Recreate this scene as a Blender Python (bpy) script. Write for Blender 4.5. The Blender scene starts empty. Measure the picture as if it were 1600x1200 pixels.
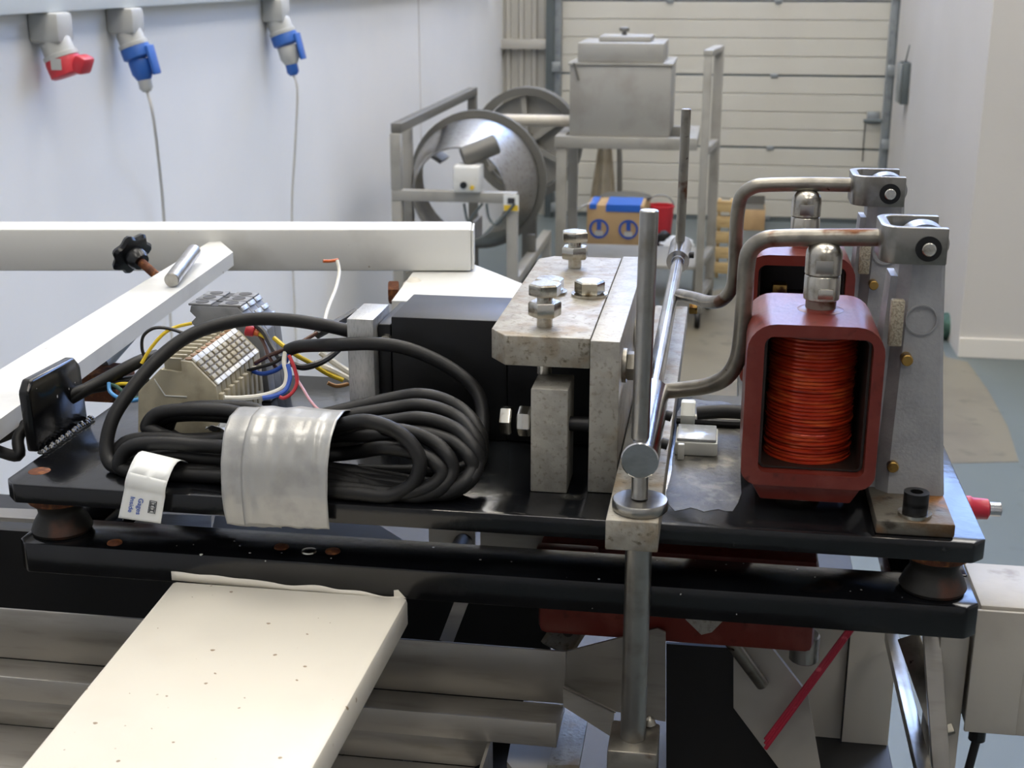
import bpy, bmesh, math, random
from mathutils import Vector, Matrix, noise
random.seed(7)

# ------------------------------------------------------------------ camera, light, exposure
F = 2085.0; PITCH = math.radians(17.2); YAW = math.radians(9.0); CAMH = 1750.0
scn = bpy.context.scene
col = scn.collection
cam_d = bpy.data.cameras.new('camera'); cam = bpy.data.objects.new('camera', cam_d); col.objects.link(cam)
cam_d.sensor_width = 36.0; cam_d.lens = 36.0 * F / 1600.0; cam_d.clip_start = 0.02; cam_d.clip_end = 100
cam.location = (0, 0, CAMH / 1000); cam.rotation_euler = (math.pi / 2 - PITCH, 0, 0)
cam_d.dof.use_dof = True; cam_d.dof.focus_distance = 0.85; cam_d.dof.aperture_fstop = 24
scn.camera = cam
wd = bpy.data.worlds.new('world'); scn.world = wd; wd.use_nodes = True
bg = wd.node_tree.nodes['Background']; bg.inputs[0].default_value = (0.80, 0.88, 1.0, 1); bg.inputs[1].default_value = 0.9
scn.view_settings.view_transform = 'Standard'; scn.view_settings.look = 'None'
scn.view_settings.exposure = -0.05; scn.view_settings.gamma = 1.0; scn.view_settings.use_curve_mapping = False
ROOFLIGHT = 9.0      # emission of the rooflight sheets
FILL_TUBES = 105.0         # emission of the added, unseen fill tubes
SKYWIN = 9.0         # daylight in the high window above the door

# ------------------------------------------------------------------ frames: everything is written in "rig" millimetres
# (x along the front edge of the black plate, y away from the viewer, z up from the plate's top face)
cp, sp, cy, sy = math.cos(PITCH), math.sin(PITCH), math.cos(YAW), math.sin(YAW)
O = (-407.98, 669.74, 1465.0)          # plate corner, from the point under the camera
FLOOR = -1465.0
def ray(u, v):
    X = (u - 800) / F; dn = sp + (v - 600) / F * cp; fw = cp - (v - 600) / F * sp
    return (X * cy - fw * sy, X * sy + fw * cy, -dn)
def R(u, v, **k):
    """pixel of the photograph -> point (rig mm) on the plane x=, y= or z= that the thing lies on"""
    (a, val), = k.items(); i = 'xyz'.index(a); r = ray(u, v); o = (0, 0, CAMH)
    t = (val + O[i] - o[i]) / r[i]
    return Vector([o[j] + t * r[j] - O[j] for j in range(3)])
def C(*pts):
    return [R(u, v, y=y) for u, v, y in pts]
def CC(*pts, lo=4.6):      # the same for cables that lie on the plate
    return [Vector((p.x, p.y, max(p.z, lo))) for p in C(*pts)]
ROT = Matrix.Rotation(-YAW, 4, 'Z')
def world(p):
    return ROT @ Vector(((p[0] + O[0]) / 1000, (p[1] + O[1]) / 1000, (p[2] + O[2]) / 1000))

# ------------------------------------------------------------------ mesh building
class B:
    def __init__(s): s.bm = bmesh.new()
    def _faces(s, rings, close=True, cap0=True, cap1=True):
        bm = s.bm; n = len(rings[0])
        vs = [[bm.verts.new(p) for p in r] for r in rings]
        for a, b in zip(vs, vs[1:]):
            for i in range(n if close else n - 1):
                j = (i + 1) % n
                bm.faces.new((a[i], a[j], b[j], b[i]))
        if cap0: bm.faces.new(vs[0][::-1])
        if cap1: bm.faces.new(vs[-1])
        return s
    def box(s, x0, x1, y0, y1, z0, z1, bev=0.0, seg=2):
        t = bmesh.new(); bmesh.ops.create_cube(t, size=1)
        for v in t.verts:
            v.co = Vector(((x0 + x1) / 2 + v.co.x * (x1 - x0), (y0 + y1) / 2 + v.co.y * (y1 - y0), (z0 + z1) / 2 + v.co.z * (z1 - z0)))
        if bev: bmesh.ops.bevel(t, geom=t.edges[:], offset=bev, segments=seg, affect='EDGES', profile=0.5)
        return s.join(t)
    def join(s, t, M=None):
        vm = {}
        for v in t.verts: vm[v] = s.bm.verts.new(M @ v.co if M else v.co)
        for f in t.faces: s.bm.faces.new([vm[v] for v in f.verts])
        t.free(); return s
    def obox(s, p0, p1, w, h, up=(0, 0, 1), bev=0.0):
        """bar from p0 to p1, width w (sideways) and height h"""
        p0, p1 = Vector(p0), Vector(p1); d = (p1 - p0); L = d.length; d.normalize()
        x = d.cross(Vector(up)).normalized(); z = x.cross(d)
        t = bmesh.new(); bmesh.ops.create_cube(t, size=1)
        for v in t.verts: v.co = Vector((v.co.x * w, v.co.y * L, v.co.z * h))
        if bev: bmesh.ops.bevel(t, geom=t.edges[:], offset=bev, segments=2, affect='EDGES', profile=0.5)
        M = Matrix((x, d, z)).transposed().to_4x4(); M.translation = (p0 + p1) / 2
        return s.join(t, M)
    def prism(s, poly, axis, a, b, bev=0.0):
        """polygon extruded along an axis; poly in the two other axes, in order"""
        def P(q, h):
            return {'x': (h, q[0], q[1]), 'y': (q[0], h, q[1]), 'z': (q[0], q[1], h)}[axis]
        t = bmesh.new()
        v0 = [t.verts.new(P(q, a)) for q in poly]; v1 = [t.verts.new(P(q, b)) for q in poly]; n = len(poly)
        t.faces.new(v0[::-1]); t.faces.new(v1)
        for i in range(n): t.faces.new((v0[i], v0[(i + 1) % n], v1[(i + 1) % n], v1[i]))
        bmesh.ops.recalc_face_normals(t, faces=t.faces[:])
        if bev: bmesh.ops.bevel(t, geom=t.edges[:], offset=bev, segments=2, affect='EDGES', profile=0.5)
        return s.join(t)
    def ring_prism(s, outer, inner, axis, a, b):
        def P(q, h):
            return {'x': (h, q[0], q[1]), 'y': (q[0], h, q[1]), 'z': (q[0], q[1], h)}[axis]
        n = len(outer); V = []
        for lst, h in ((outer, a), (outer, b), (inner, b), (inner, a)):
            V.append([s.bm.verts.new(P(q, h)) for q in lst])
        for k in range(4):
            A, D = V[k], V[(k + 1) % 4]
            for i in range(n):
                j = (i + 1) % n; s.bm.faces.new((A[i], A[j], D[j], D[i]))
        return s
    def lathe(s, prof, p, axis=(0, 0, 1), seg=24, rot=0.0):
        """prof = [(radius, height)...] around axis through p"""
        p = Vector(p); d = Vector(axis).normalized()
        x = d.orthogonal().normalized() if abs(d.z) < 0.99 else Vector((1, 0, 0)); y = d.cross(x)
        rings = []
        for r, h in prof:
            r = max(r, 0.01)
            rings.append([p + d * h + (x * math.cos(rot + 2 * math.pi * i / seg) + y * math.sin(rot + 2 * math.pi * i / seg)) * r for i in range(seg)])
        return s._faces(rings)
    def cyl(s, p0, p1, r, r2=None, seg=24, ch=0.0):
        p0, p1 = Vector(p0), Vector(p1); L = (p1 - p0).length; r2 = r if r2 is None else r2
        pr = [(r, 0), (r2, L)] if not ch else [(r - ch, 0), (r, ch), (r2, L - ch), (r2 - ch, L)]
        return s.lathe(pr, p0, p1 - p0, seg)
    def hexa(s, p, axis, af, h, rot=0.2):
        r = af / math.sqrt(3)
        return s.lathe([(r * 0.93, 0), (r, h * 0.1), (r, h * 0.88), (r * 0.9, h)], p, axis, 6, rot)
    def tube(s, pts, r, seg=12, sub=6, closed=False, rfun=None):
        pts = [Vector(p) for p in pts]; n = len(pts); out = []
        if n == 2 and not closed: out = [pts[0], pts[1]]
        else:
            rng = range(n) if closed else range(n - 1)
            for i in rng:
                if closed: a, b, c, d = pts[(i - 1) % n], pts[i], pts[(i + 1) % n], pts[(i + 2) % n]
                else: a, b, c, d = pts[max(i - 1, 0)], pts[i], pts[i + 1], pts[min(i + 2, n - 1)]
                for k in range(sub):
                    t = k / sub
                    out.append(0.5 * ((2 * b) + (c - a) * t + (2 * a - 5 * b + 4 * c - d) * t * t + (3 * b - a - 3 * c + d) * t ** 3))
            if not closed: out.append(pts[-1])
        m = len(out); tang = []
        for i in range(m):
            if closed: t = out[(i + 1) % m] - out[i - 1]
            else: t = out[min(i + 1, m - 1)] - out[max(i - 1, 0)]
            tang.append(t.normalized())
        nrm = tang[0].orthogonal().normalized(); rings = []
        for i in range(m):
            nrm = (nrm - tang[i] * nrm.dot(tang[i])).normalized(); bi = tang[i].cross(nrm)
            rr = r if rfun is None else r * rfun(i / (m - 1))
            rings.append([out[i] + (nrm * math.cos(2 * math.pi * k / seg) + bi * math.sin(2 * math.pi * k / seg)) * rr for k in range(seg)])
        if closed:
            rings.append(rings[0]); return s._faces(rings, cap0=False, cap1=False)
        return s._faces(rings)
    def grid(s, fn, nu, nv):
        vs = [[s.bm.verts.new(fn(i / nu, j / nv)) for j in range(nv + 1)] for i in range(nu + 1)]
        for i in range(nu):
            for j in range(nv): s.bm.faces.new((vs[i][j], vs[i + 1][j], vs[i + 1][j + 1], vs[i][j + 1]))
        return s
    def sheet(s, pts, th, nrm):
        """flat plate through the given points, thickness th along nrm"""
        n = Vector(nrm).normalized() * th; A = [Vector(p) for p in pts]
        return s._faces([A, [p + n for p in A]])

def mesh_of(name, b, base, smooth, auto=40):
    bm = b.bm
    bmesh.ops.remove_doubles(bm, verts=bm.verts[:], dist=0.002)
    bmesh.ops.recalc_face_normals(bm, faces=bm.faces[:])
    for v in bm.verts: v.co = (v.co - base) * 0.001
    if smooth:
        for f in bm.faces: f.smooth = True
        lim = math.radians(auto)
        for e in bm.edges:
            e.smooth = not (len(e.link_faces) == 2 and e.calc_face_angle(0) > lim)
    me = bpy.data.meshes.new(name); bm.to_mesh(me); bm.free()
    return me

class Thing:
    def __init__(s, name, label=None, cat=None, group=None, kind=None):
        s.name, s.label, s.cat, s.group, s.kind, s.parts = name, label, cat, group, kind, []
    def part(s, name, b, mat, under=None, smooth=True, label=None, mod=None, kind=None, auto=40):
        s.parts.append(dict(name=name, b=b, mat=mat, under=under, smooth=smooth, label=label, mod=mod, kind=kind, auto=auto)); return len(s.parts) - 1
    def done(s, single=False):
        lo = Vector((1e9,) * 3); hi = Vector((-1e9,) * 3)
        for p in s.parts:
            for v in p['b'].bm.verts:
                for i in range(3): lo[i] = min(lo[i], v.co[i]); hi[i] = max(hi[i], v.co[i])
        base = Vector(((lo[0] + hi[0]) / 2, (lo[1] + hi[1]) / 2, lo[2]))
        if single: root = None
        else:
            root = bpy.data.objects.new(s.name, None); root.empty_display_size = 0.02; col.objects.link(root)
            root.location = world(base); root.rotation_euler = (0, 0, -YAW)
        objs = []
        for p in s.parts:
            me = mesh_of(p['name'], p['b'], base, p['smooth'], p['auto'])
            me.materials.append(p['mat'])
            o = bpy.data.objects.new(s.name if single else p['name'], me); col.objects.link(o); objs.append(o)
            if p['mod']:
                m = o.modifiers.new('thickness', 'SOLIDIFY'); m.thickness = p['mod'] / 1000; m.offset = 0
            if single:
                o.location = world(base); o.rotation_euler = (0, 0, -YAW); root = o
            else: o.parent = objs[p['under']] if p['under'] is not None else root
            if p['label']: o['label'] = p['label']
            if p['kind']: o['kind'] = p['kind']
        if s.label: root['label'] = s.label
        if s.cat: root['category'] = s.cat
        if s.group: root['group'] = s.group
        if s.kind: root['kind'] = s.kind
        return root
def single(name, label, cat, b, mat, group=None, kind=None, smooth=True, mod=None):
    t = Thing(name, label, cat, group, kind); t.part(name, b, mat, smooth=smooth, mod=mod); return t.done(True)
def struct(name, b, mat, smooth=False):
    return single(name, None, None, b, mat, kind='structure', smooth=smooth)

# ------------------------------------------------------------------ materials
def lin(h):
    h = h.lstrip('#'); c = [int(h[i:i + 2], 16) / 255 for i in (0, 2, 4)]
    return tuple((x / 12.92 if x <= 0.04045 else ((x + 0.055) / 1.055) ** 2.4) for x in c) + (1,)
def mat(name, c, rough=0.5, metal=0.0, layers=(), bump=0.0, bscale=200.0, coat=0.0, emit=None, alpha=None, aniso=None, spec=None, trans=0.0):
    """layers: (colour, noise scale, low, high[, detail][, stretch]) - stains, dust, rust or wear mixed over the base colour"""
    m = bpy.data.materials.new(name); m.use_nodes = True; nt = m.node_tree; N, L = nt.nodes, nt.links
    bs = N['Principled BSDF']; bs.inputs['Roughness'].default_value = rough; bs.inputs['Metallic'].default_value = metal
    if coat: bs.inputs['Coat Weight'].default_value = coat; bs.inputs['Coat Roughness'].default_value = 0.08
    if spec is not None: bs.inputs['Specular IOR Level'].default_value = spec
    if trans: bs.inputs['Transmission Weight'].default_value = trans
    base = lin(c); bs.inputs['Base Color'].default_value = base
    if emit: bs.inputs['Emission Color'].default_value = lin(emit[0]); bs.inputs['Emission Strength'].default_value = emit[1]
    if alpha is not None: bs.inputs['Alpha'].default_value = alpha
    if layers or bump:
        tc = N.new('ShaderNodeTexCoord'); cur = None
        for k, ly in enumerate(layers):
            cc, sc, lo, hi = ly[:4]; det = ly[4] if len(ly) > 4 else 4; st = ly[5] if len(ly) > 5 else None
            no = N.new('ShaderNodeTexNoise'); no.inputs['Scale'].default_value = sc; no.inputs['Detail'].default_value = det
            src = tc.outputs['Object']
            mp = N.new('ShaderNodeMapping'); mp.inputs['Location'].default_value = (k * 3.1, k * 1.7, 0)
            if st: mp.inputs['Scale'].default_value = st
            L.new(src, mp.inputs[0]); L.new(mp.outputs[0], no.inputs['Vector'])
            ra = N.new('ShaderNodeMapRange'); ra.inputs['From Min'].default_value = lo; ra.inputs['From Max'].default_value = hi
            L.new(no.outputs['Fac'], ra.inputs['Value'])
            mx = N.new('ShaderNodeMixRGB'); mx.inputs[2].default_value = lin(cc)
            if cur is None: mx.inputs[1].default_value = base
            else: L.new(cur, mx.inputs[1])
            L.new(ra.outputs[0], mx.inputs[0]); cur = mx.outputs[0]
        if cur is not None: L.new(cur, bs.inputs['Base Color'])
        if bump:
            nb = N.new('ShaderNodeTexNoise'); nb.inputs['Scale'].default_value = bscale; nb.inputs['Detail'].default_value = 5
            L.new(tc.outputs['Object'], nb.inputs['Vector'])
            bp = N.new('ShaderNodeBump'); bp.inputs['Strength'].default_value = bump; bp.inputs['Distance'].default_value = 0.001
            L.new(nb.outputs['Fac'], bp.inputs['Height']); L.new(bp.outputs[0], bs.inputs['Normal'])
    return m
M = {}
M['black'] = mat('black_paint', '#090a0d', 0.17, 0, [('#141619', 25, .5, .8), ('#4a2a1a', 22, .74, .80), ('#b8b8b4', 330, .84, .845, 0)], .1, 120)
M['black_dusty'] = mat('black_paint_dusty', '#0b0c0f', 0.16, 0, [('#26292b', 9, .52, .76), ('#3d3d39', 60, .66, .78, 6)], .12, 150)
M['worn_paint'] = mat('worn_dusty_paint', '#4d4b45', 0.5, 0, [('#26251f', 34, .42, .62, 6), ('#7a766b', 55, .56, .68, 6), ('#141416', 80, .58, .66)], .8, 120)
M['alu'] = mat('aluminium_stained', '#a3a098', 0.46, 0.5, [('#928f87', 90, .45, .65), ('#827d72', 380, .55, .72, 4), ('#91816a', 40, .60, .78)], .2, 500)
M['alu_dirty'] = mat('aluminium_dirty', '#a09c92', 0.5, 0.4, [('#8b867c', 90, .42, .62), ('#857660', 55, .50, .70), ('#655e4f', 300, .58, .72, 4)], .4, 420)
M['alu_cast'] = mat('aluminium_cast', '#9b9c9e', 0.48, 0.35, [('#898a8d', 60, .45, .7), ('#6c655a', 40, .68, .82)], .25, 500)
M['alu_rough'] = mat('aluminium_rough', '#b0a895', 0.5, 0.5, [('#938a78', 900, .45, .6)], .6, 900)
M['steel'] = mat('steel_bright', '#c4c4c6', 0.16, 1.0, [('#9b9892', 40, .5, .75)], .06, 500)
M['steel_satin'] = mat('steel_satin', '#a5a39e', 0.30, 1.0, [('#8a857c', 60, .5, .75)], .08, 500)
M['stud'] = mat('steel_stud', '#b3afa6', 0.26, 1.0, [('#7e7464', 90, .5, .7)], .1, 500)
M['lever'] = mat('steel_lever', '#918d84', 0.36, 0.85, [('#75716a', 60, .5, .7), ('#5a3a26', 38, .60, .68), ('#33221a', 120, .70, .74)], .15, 400)
M['bolt'] = mat('zinc_bolt', '#c2bfb6', 0.24, 1.0, [('#8d8473', 110, .5, .68)], .1, 400)
M['bolt_brass'] = mat('brassy_screw', '#a8874a', 0.35, 0.9, [('#4e3420', 150, .5, .65)], .2, 400)
M['cap_screw'] = mat('black_oxide_screw', '#2b2b2c', 0.4, 0.7)
M['rust'] = mat('rusty_iron', '#5a3018', 0.8, 0.1, [('#8a5426', 160, .5, .65), ('#2a1a10', 90, .55, .7)], .8, 400)
M['red'] = mat('red_oxide_paint', '#642219', 0.34, 0, [('#763a31', 40, .52, .75), ('#48150d', 120, .6, .74)], .2, 250)
M['enamel'] = mat('enamelled_winding', '#a53018', 0.24, 0.25, [('#bd5228', 50, .5, .68, 3, (1, 1, 5)), ('#771d0e', 40, .55, .7, 3, (1, 1, 6))], .1, 200)
M['clevis'] = mat('clevis_steel', '#8c8a85', 0.3, 0.85, [('#76736d', 80, .5, .7)], .1, 500)
M['foot'] = mat('stained_casting', '#67635a', 0.5, 0.5, [('#5a4630', 50, .45, .62), ('#8a5c2a', 36, .60, .7), ('#3a342c', 90, .6, .7)], .4, 400)
M['tray_blue'] = mat('blue_grey_sheet', '#5d6a7c', 0.35, 0.2)
M['sack'] = mat('brown_sacking', '#8a8272', 0.8, 0, [('#766d5a', 8, .5, .7)])
M['dark'] = mat('dark_core_shade', '#241a16', 0.45)  # core and tube colour; on the frame lining it is painted shade
M['rubber'] = mat('black_cable_sheath', '#131314', 0.5, 0, [('#23221f', 40, .55, .8)], .1, 300, spec=.35)
M['mount'] = mat('mount_rubber', '#15130f', 0.6, 0, [('#4a2613', 40, .55, .7)], .3, 200)
M['tape'] = mat('duct_tape', '#a5a5a3', 0.28, 0.25, [('#949493', 60, .5, .7)], .08, 900)
M['paper'] = mat('label_paper', '#e2e4e3', 0.5)
M['ink_blue'] = mat('blue_ink', '#2f56b0', 0.5)
M['ink_dark'] = mat('dark_ink', '#303238', 0.5)
M['beige'] = mat('beige_plastic', '#ada58e', 0.55, 0, [('#98907b', 60, .5, .7), ('#85734f', 30, .66, .78)], .1, 300)
M['beige_dark'] = mat('beige_slot_shade', '#7d7462', 0.6)  # darker beige for the shade painted between the slot ribs
M['terminal_screw'] = mat('terminal_screw', '#8f6d4c', 0.45, 0.5)
M['marker'] = mat('white_marker', '#e6e6e2', 0.45)
M['grey_pl'] = mat('grey_plastic', '#7d7f82', 0.5, 0, [('#606265', 60, .5, .7)], .1, 300)
M['grey_dk'] = mat('grey_recess', '#3c3d3f', 0.6)
M['film'] = mat('plastic_film', '#a4a8ac', 0.2, 0.1, [('#c6c9cc', 120, .55, .65)], .2, 200)
M['loadcell'] = mat('black_anodised', '#0e0f11', 0.45, 0.0, [('#15171a', 30, .5, .7)], .05, 300, spec=.35)
M['block'] = mat('brushed_aluminium', '#b7b7b5', 0.38, 0.7, [('#9f9f9d', 200, .5, .7, 3, (6, 1, 1))], .05, 300)
M['white'] = mat('white_enamel', '#dcdcd8', 0.28, 0, [('#c2c1bb', 14, .55, .8), ('#8c7c62', 120, .74, .78)], .25, 60)
M['cream'] = mat('cream_enamel', '#d9d4c8', 0.30, 0, [('#d1cbbf', 12, .5, .75), ('#8d7a60', 210, .825, .835, 0)], .12, 50)
M['white_dirty'] = mat('white_dirty', '#a8a49b', 0.5, 0, [('#97928a', 14, .5, .7), ('#6e6152', 30, .66, .78)], .2, 100)
M['stainless'] = mat('stainless_sheet', '#a29e97', 0.36, 0.6, [('#8b8780', 20, .5, .75, 3, (1, 6, 6)), ('#55514b', 90, .74, .79)], .05, 200)
M['stainless_far'] = mat('stainless_far', '#a3a29d', 0.5, 0.3, [('#96938d', 6, .5, .7)])
M['frame_far'] = mat('grey_steel_frame', '#a3a19a', 0.5, 0.3, [('#8f8d86', 5, .5, .7)])
M['frame_dk'] = mat('dark_steel_frame', '#6b6a65', 0.5, 0.3)
M['chassis'] = mat('dark_chassis', '#161616', 0.55, 0, [('#0f0f0f', 12, .5, .7)], .1, 100)
M['panel'] = mat('pale_panel', '#c9c3b6', 0.4, 0.1, [('#b2aca0', 8, .5, .75)])
M['knob'] = mat('black_bakelite', '#15171a', 0.25)
M['red_str'] = mat('red_cord', '#b0203a', 0.5, 0, [('#d85a68', 200, .6, .7)])
M['red_pl'] = mat('red_plastic', '#b2263a', 0.35)
M['nylon'] = mat('white_nylon', '#d6d8d2', 0.4)
for n_, c_ in dict(yellow='#d6b92a', green='#3f9a48', blue='#2a55b4', lblue='#4f8fc8', brown='#4a2a20', wblack='#1a1a1c', wwhite='#d9d6cb', wred='#b02630', pink='#cf9aa0', copper='#a8783f', orange='#c8622a').items():
    M[n_] = mat('wire_' + n_, c_, 0.4)
M['wall'] = mat('wall_white', '#ebebea', 0.6, 0, [('#e4e5e5', 1.2, .4, .7)], .05, 60)
M['trunking'] = mat('trunking_plastic', '#d4d9d8', 0.45)
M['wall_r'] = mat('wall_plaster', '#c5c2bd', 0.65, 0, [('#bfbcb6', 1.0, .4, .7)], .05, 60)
M['skirt'] = mat('skirting_paint', '#dcd8d0', 0.45)
M['clad'] = mat('grey_cladding', '#b3b1aa', 0.5, 0.2)
M['door'] = mat('door_cream', '#c6c4ba', 0.42, 0, [('#c0bdb2', 1.5, .4, .7)])
M['galv'] = mat('galvanised', '#9aa0a3', 0.4, 0.6, [('#858b8f', 20, .5, .7)])
M['galv_dk'] = mat('galvanised_dark', '#5e6668', 0.5, 0.4)
M['floor'] = mat('floor_paint', '#5e6768', 0.42, 0, [('#576061', 1.5, .4, .7), ('#4f5657', 9, .62, .75)], .05, 30)
M['worn'] = mat('worn_concrete', '#6f6959', 0.5, 0, [('#645d4f', 3, .45, .65), ('#575143', 9, .6, .75)], .05, 30)
M['ceiling'] = mat('ceiling_sheet', '#c4c6c8', 0.7)
M['cardboard'] = mat('cardboard', '#b99a70', 0.7, 0, [('#a98a62', 6, .5, .7)])
M['wood'] = mat('pale_wood', '#c2a878', 0.6, 0, [('#a88c5e', 10, .5, .7, 3, (1, 1, 8))])
M['cee_red'] = mat('socket_red', '#c8303c', 0.4); M['cee_blue'] = mat('socket_blue', '#2e62b4', 0.4)
M['cee_grey'] = mat('socket_grey', '#bcbdba', 0.5); M['cord'] = mat('grey_cord', '#cfcdc6', 0.5)
M['yellow_lbl'] = mat('yellow_label', '#d8b630', 0.5); M['blue_tape'] = mat('blue_tape', '#2c68c8', 0.45)
M['green'] = mat('green_cloth', '#2d4c43', 0.8, 0, [('#47695e', 20, .5, .7)])
M['rooflight'] = mat('rooflight_sheet', '#dfe9f5', 0.5, emit=('#fff8ec', ROOFLIGHT))
M['sky_pane'] = mat('sky_pane', '#b8d0ff', 0.3, emit=('#9cbeff', SKYWIN))
M['fill_tube_glow'] = mat('fill_tube_glow', '#ffffff', 0.5, emit=('#fff4e0', FILL_TUBES))

# ------------------------------------------------------------------ room shell
WL = -1225.0; WB = 9195.0; WR = 1545.0; YP = 5686.0; CE = 5000.0
BACK = -7000.0; RIGHT = 7600.0
t = Thing('floor', kind='structure')
t.part('slab', B().box(WL - 100, RIGHT, BACK, WB + 100, FLOOR - 60, FLOOR), M['floor'], smooth=False)
wp = [R(u, v, z=FLOOR) for u, v in ((1030, 470), (1250, 430), (1440, 470), (1478, 558), (1512, 566), (1545, 612), (1575, 668), (1592, 722), (1480, 724), (1440, 740), (1200, 760), (1080, 660))]
t.part('worn_patch', B()._faces([wp, [p + Vector((0, 0, 1.5)) for p in wp]]), M['worn'], smooth=False)
t.done()
struct('wall_left', B().box(WL - 100, WL, BACK, WB + 100, FLOOR, CE), M['wall'])
struct('wall_right', B().box(RIGHT, RIGHT + 100, BACK, YP, FLOOR, CE), M['wall_r'])
struct('wall_behind', B().box(WL - 100, RIGHT + 100, BACK - 100, BACK, FLOOR, CE), M['wall_r'])
struct('wall_pier', B().box(WR, RIGHT + 100, YP, WB + 100, FLOOR, CE), M['wall_r'])
struct('baseboard_pier', B().box(WR, RIGHT, YP - 18, YP, FLOOR, FLOOR + 95, 3), M['skirt'])
t = Thing('window_pier', kind='structure')
for k in range(4):
    xa_ = WR + 90 + k * 900
    t.part('pane', B().box(xa_ + 30, xa_ + 870, YP - 12, YP - 4, 1530, 3370), M['sky_pane'], smooth=False)
    t.part('mullion', B().box(xa_ - 30, xa_ + 29, YP - 40, YP - .5, 1500, 3400), M['white'], smooth=False)
for z_ in (1470, 3371): t.part('rail', B().box(WR + 60, WR + 3690, YP - 40, YP - .5, z_, z_ + 59), M['white'], smooth=False)
t.done()
struct('ceiling', B().box(WL - 100, RIGHT + 100, BACK - 100, WB + 100, CE, CE + 80), M['ceiling'])
n_ = 0
for x0 in (-500, 2300):
    for y0 in (-4600, -600, 3000, 6400):  # the row behind the viewer is added to fill the front faces
        n_ += 1
        struct('window_%d' % n_, B().box(x0, x0 + 1000, y0, y0 + 2600, CE - 12, CE - 2), M['rooflight'])
# back wall: cladding left of the door, lintel above
DL, DR = R(878, 100, y=WB).x, R(1388, 60, y=WB).x
t = Thing('wall_back', kind='structure')
t.part('lintel', B().box(WL, WR, WB, WB + 100, 1800, 2500), M['clad'], smooth=False)
t.part('jamb', B().box(WL, WL + 500, WB, WB + 100, 2500, CE), M['clad'], smooth=False)
for k in range(4):
    xa_, xb_ = WL + 500 + k * 565, WL + 500 + (k + 1) * 565
    t.part('window_pane', B().box(xa_ + 25, xb_ - 25, WB + 30, WB + 40, 2525, CE - 25), M['sky_pane'], smooth=False)
    t.part('mullion', B().box(xb_ - 25, xb_ + 25, WB, WB + 80, 2500, CE), M['clad'], smooth=False)
t.part('infill', B().box(WL, DL, WB + 20, WB + 100, FLOOR, 1800), M['clad'], smooth=False)
x = WL + 15
while x < DL - 60:
    t.part('cladding_rib', B().prism([(x, WB + 22), (x + 14, WB - 6), (x + 40, WB - 6), (x + 54, WB + 22)], 'z', FLOOR, 1800), M['clad'], smooth=False); x += 96
zr = R(830, 68, y=WB).z
t.part('sheeting_rail', B().box(WL, DL - 5, WB - 70, WB - 6, zr - 38, zr + 32, 4), M['clad'])
t.part('infill', B().box(DR + 20, WR, WB + 10, WB + 100, FLOOR, 1800), M['wall_r'], smooth=False)
t.done()
# sectional door
t = Thing('door_1', kind='structure')
z0 = FLOOR
t.part('bottom_seal', B().box(DL, DR, WB - 4, WB + 36, FLOOR, FLOOR + 26), M['galv_dk'])
k = 0; z0 = FLOOR + 24
while z0 < 1800:
    b = B(); h = 508.0
    b.box(DL, DR, WB + 4, WB + 40, z0 + 6, z0 + h - 4)
    for q in range(4): b.box(DL, DR, WB - 4, WB + 5, z0 + 6 + q * 125 + 3, z0 + 6 + q * 125 + 120, 2.5, 1)
    pp = t.part('door_panel', b, M['door'], smooth=False)
    t.part('panel_joint', B().box(DL, DR, WB - 2, WB + 30, z0 - 5, z0 + 7), M['galv_dk'], under=pp)
    for hx in (0.335, 0.665):
        hxx = DL + (DR - DL) * hx
        t.part('hinge', B().box(hxx - 26, hxx + 26, WB - 16, WB - 3, z0 - 14, z0 + 16, 4), M['galv'], under=pp)
    z0 += h; k += 1
t.done()
for nm, xx, sgn in (('left', DL, -1), ('right', DR, 1)):
    t = Thing('door_track', 'galvanised vertical door track with roller brackets, by the ' + ('corner cladding' if sgn < 0 else 'plastered pier'), 'door track', 'door tracks')
    b = B().box(min(xx, xx + sgn * 70), max(xx, xx + sgn * 70), WB - 75, WB - 5, FLOOR, 1795, 3)
    t.part('rail', b, M['galv'])
    t.part('angle', B().box(min(xx + sgn * 45, xx + sgn * 105), max(xx + sgn * 45, xx + sgn * 105), WB - 98, WB - 76, FLOOR, 1795, 2), M['galv_dk'])
    for q in range(6):
        zz = FLOOR + 70 + 508 * q
        t.part('roller_bracket', B().box(min(xx - sgn * 5, xx + sgn * 60), max(xx - sgn * 5, xx + sgn * 60), WB - 118, WB - 99, zz - 30, zz + 40, 5), M['galv'])
    t.done()
# unseen battens added under the roof to brighten the left wall and door
for (bx_, by_, lb) in ((-700, 1200, 'above the wall sockets'), (-700, 4200, 'above the drum mouth'), (-700, 7200, 'above the spoked wheel'), (700, 7400, 'in front of the roller door'), (1500, 1500, 'above the red connector side'), (1500, 4200, 'beside the pier window')):
    t = Thing('fill_batten', 'unseen batten light added as fill under the roof ' + lb, 'light', 'added fill battens under the roof')
    t.part('tray', B().box(bx_ - 70, bx_ + 70, by_ - 750, by_ + 750, CE - 560, CE - 500, 4), M['white'])
    t.part('tube', B().cyl((bx_, by_ - 730, CE - 590), (bx_, by_ + 730, CE - 590), 19, None, 10), M['fill_tube_glow'])
    for e_ in (-600, 600): t.part('hanger', B().cyl((bx_, by_ + e_, CE - 499), (bx_, by_ + e_, CE - .5), 5, None, 6), M['galv'])
    t.done()
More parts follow.
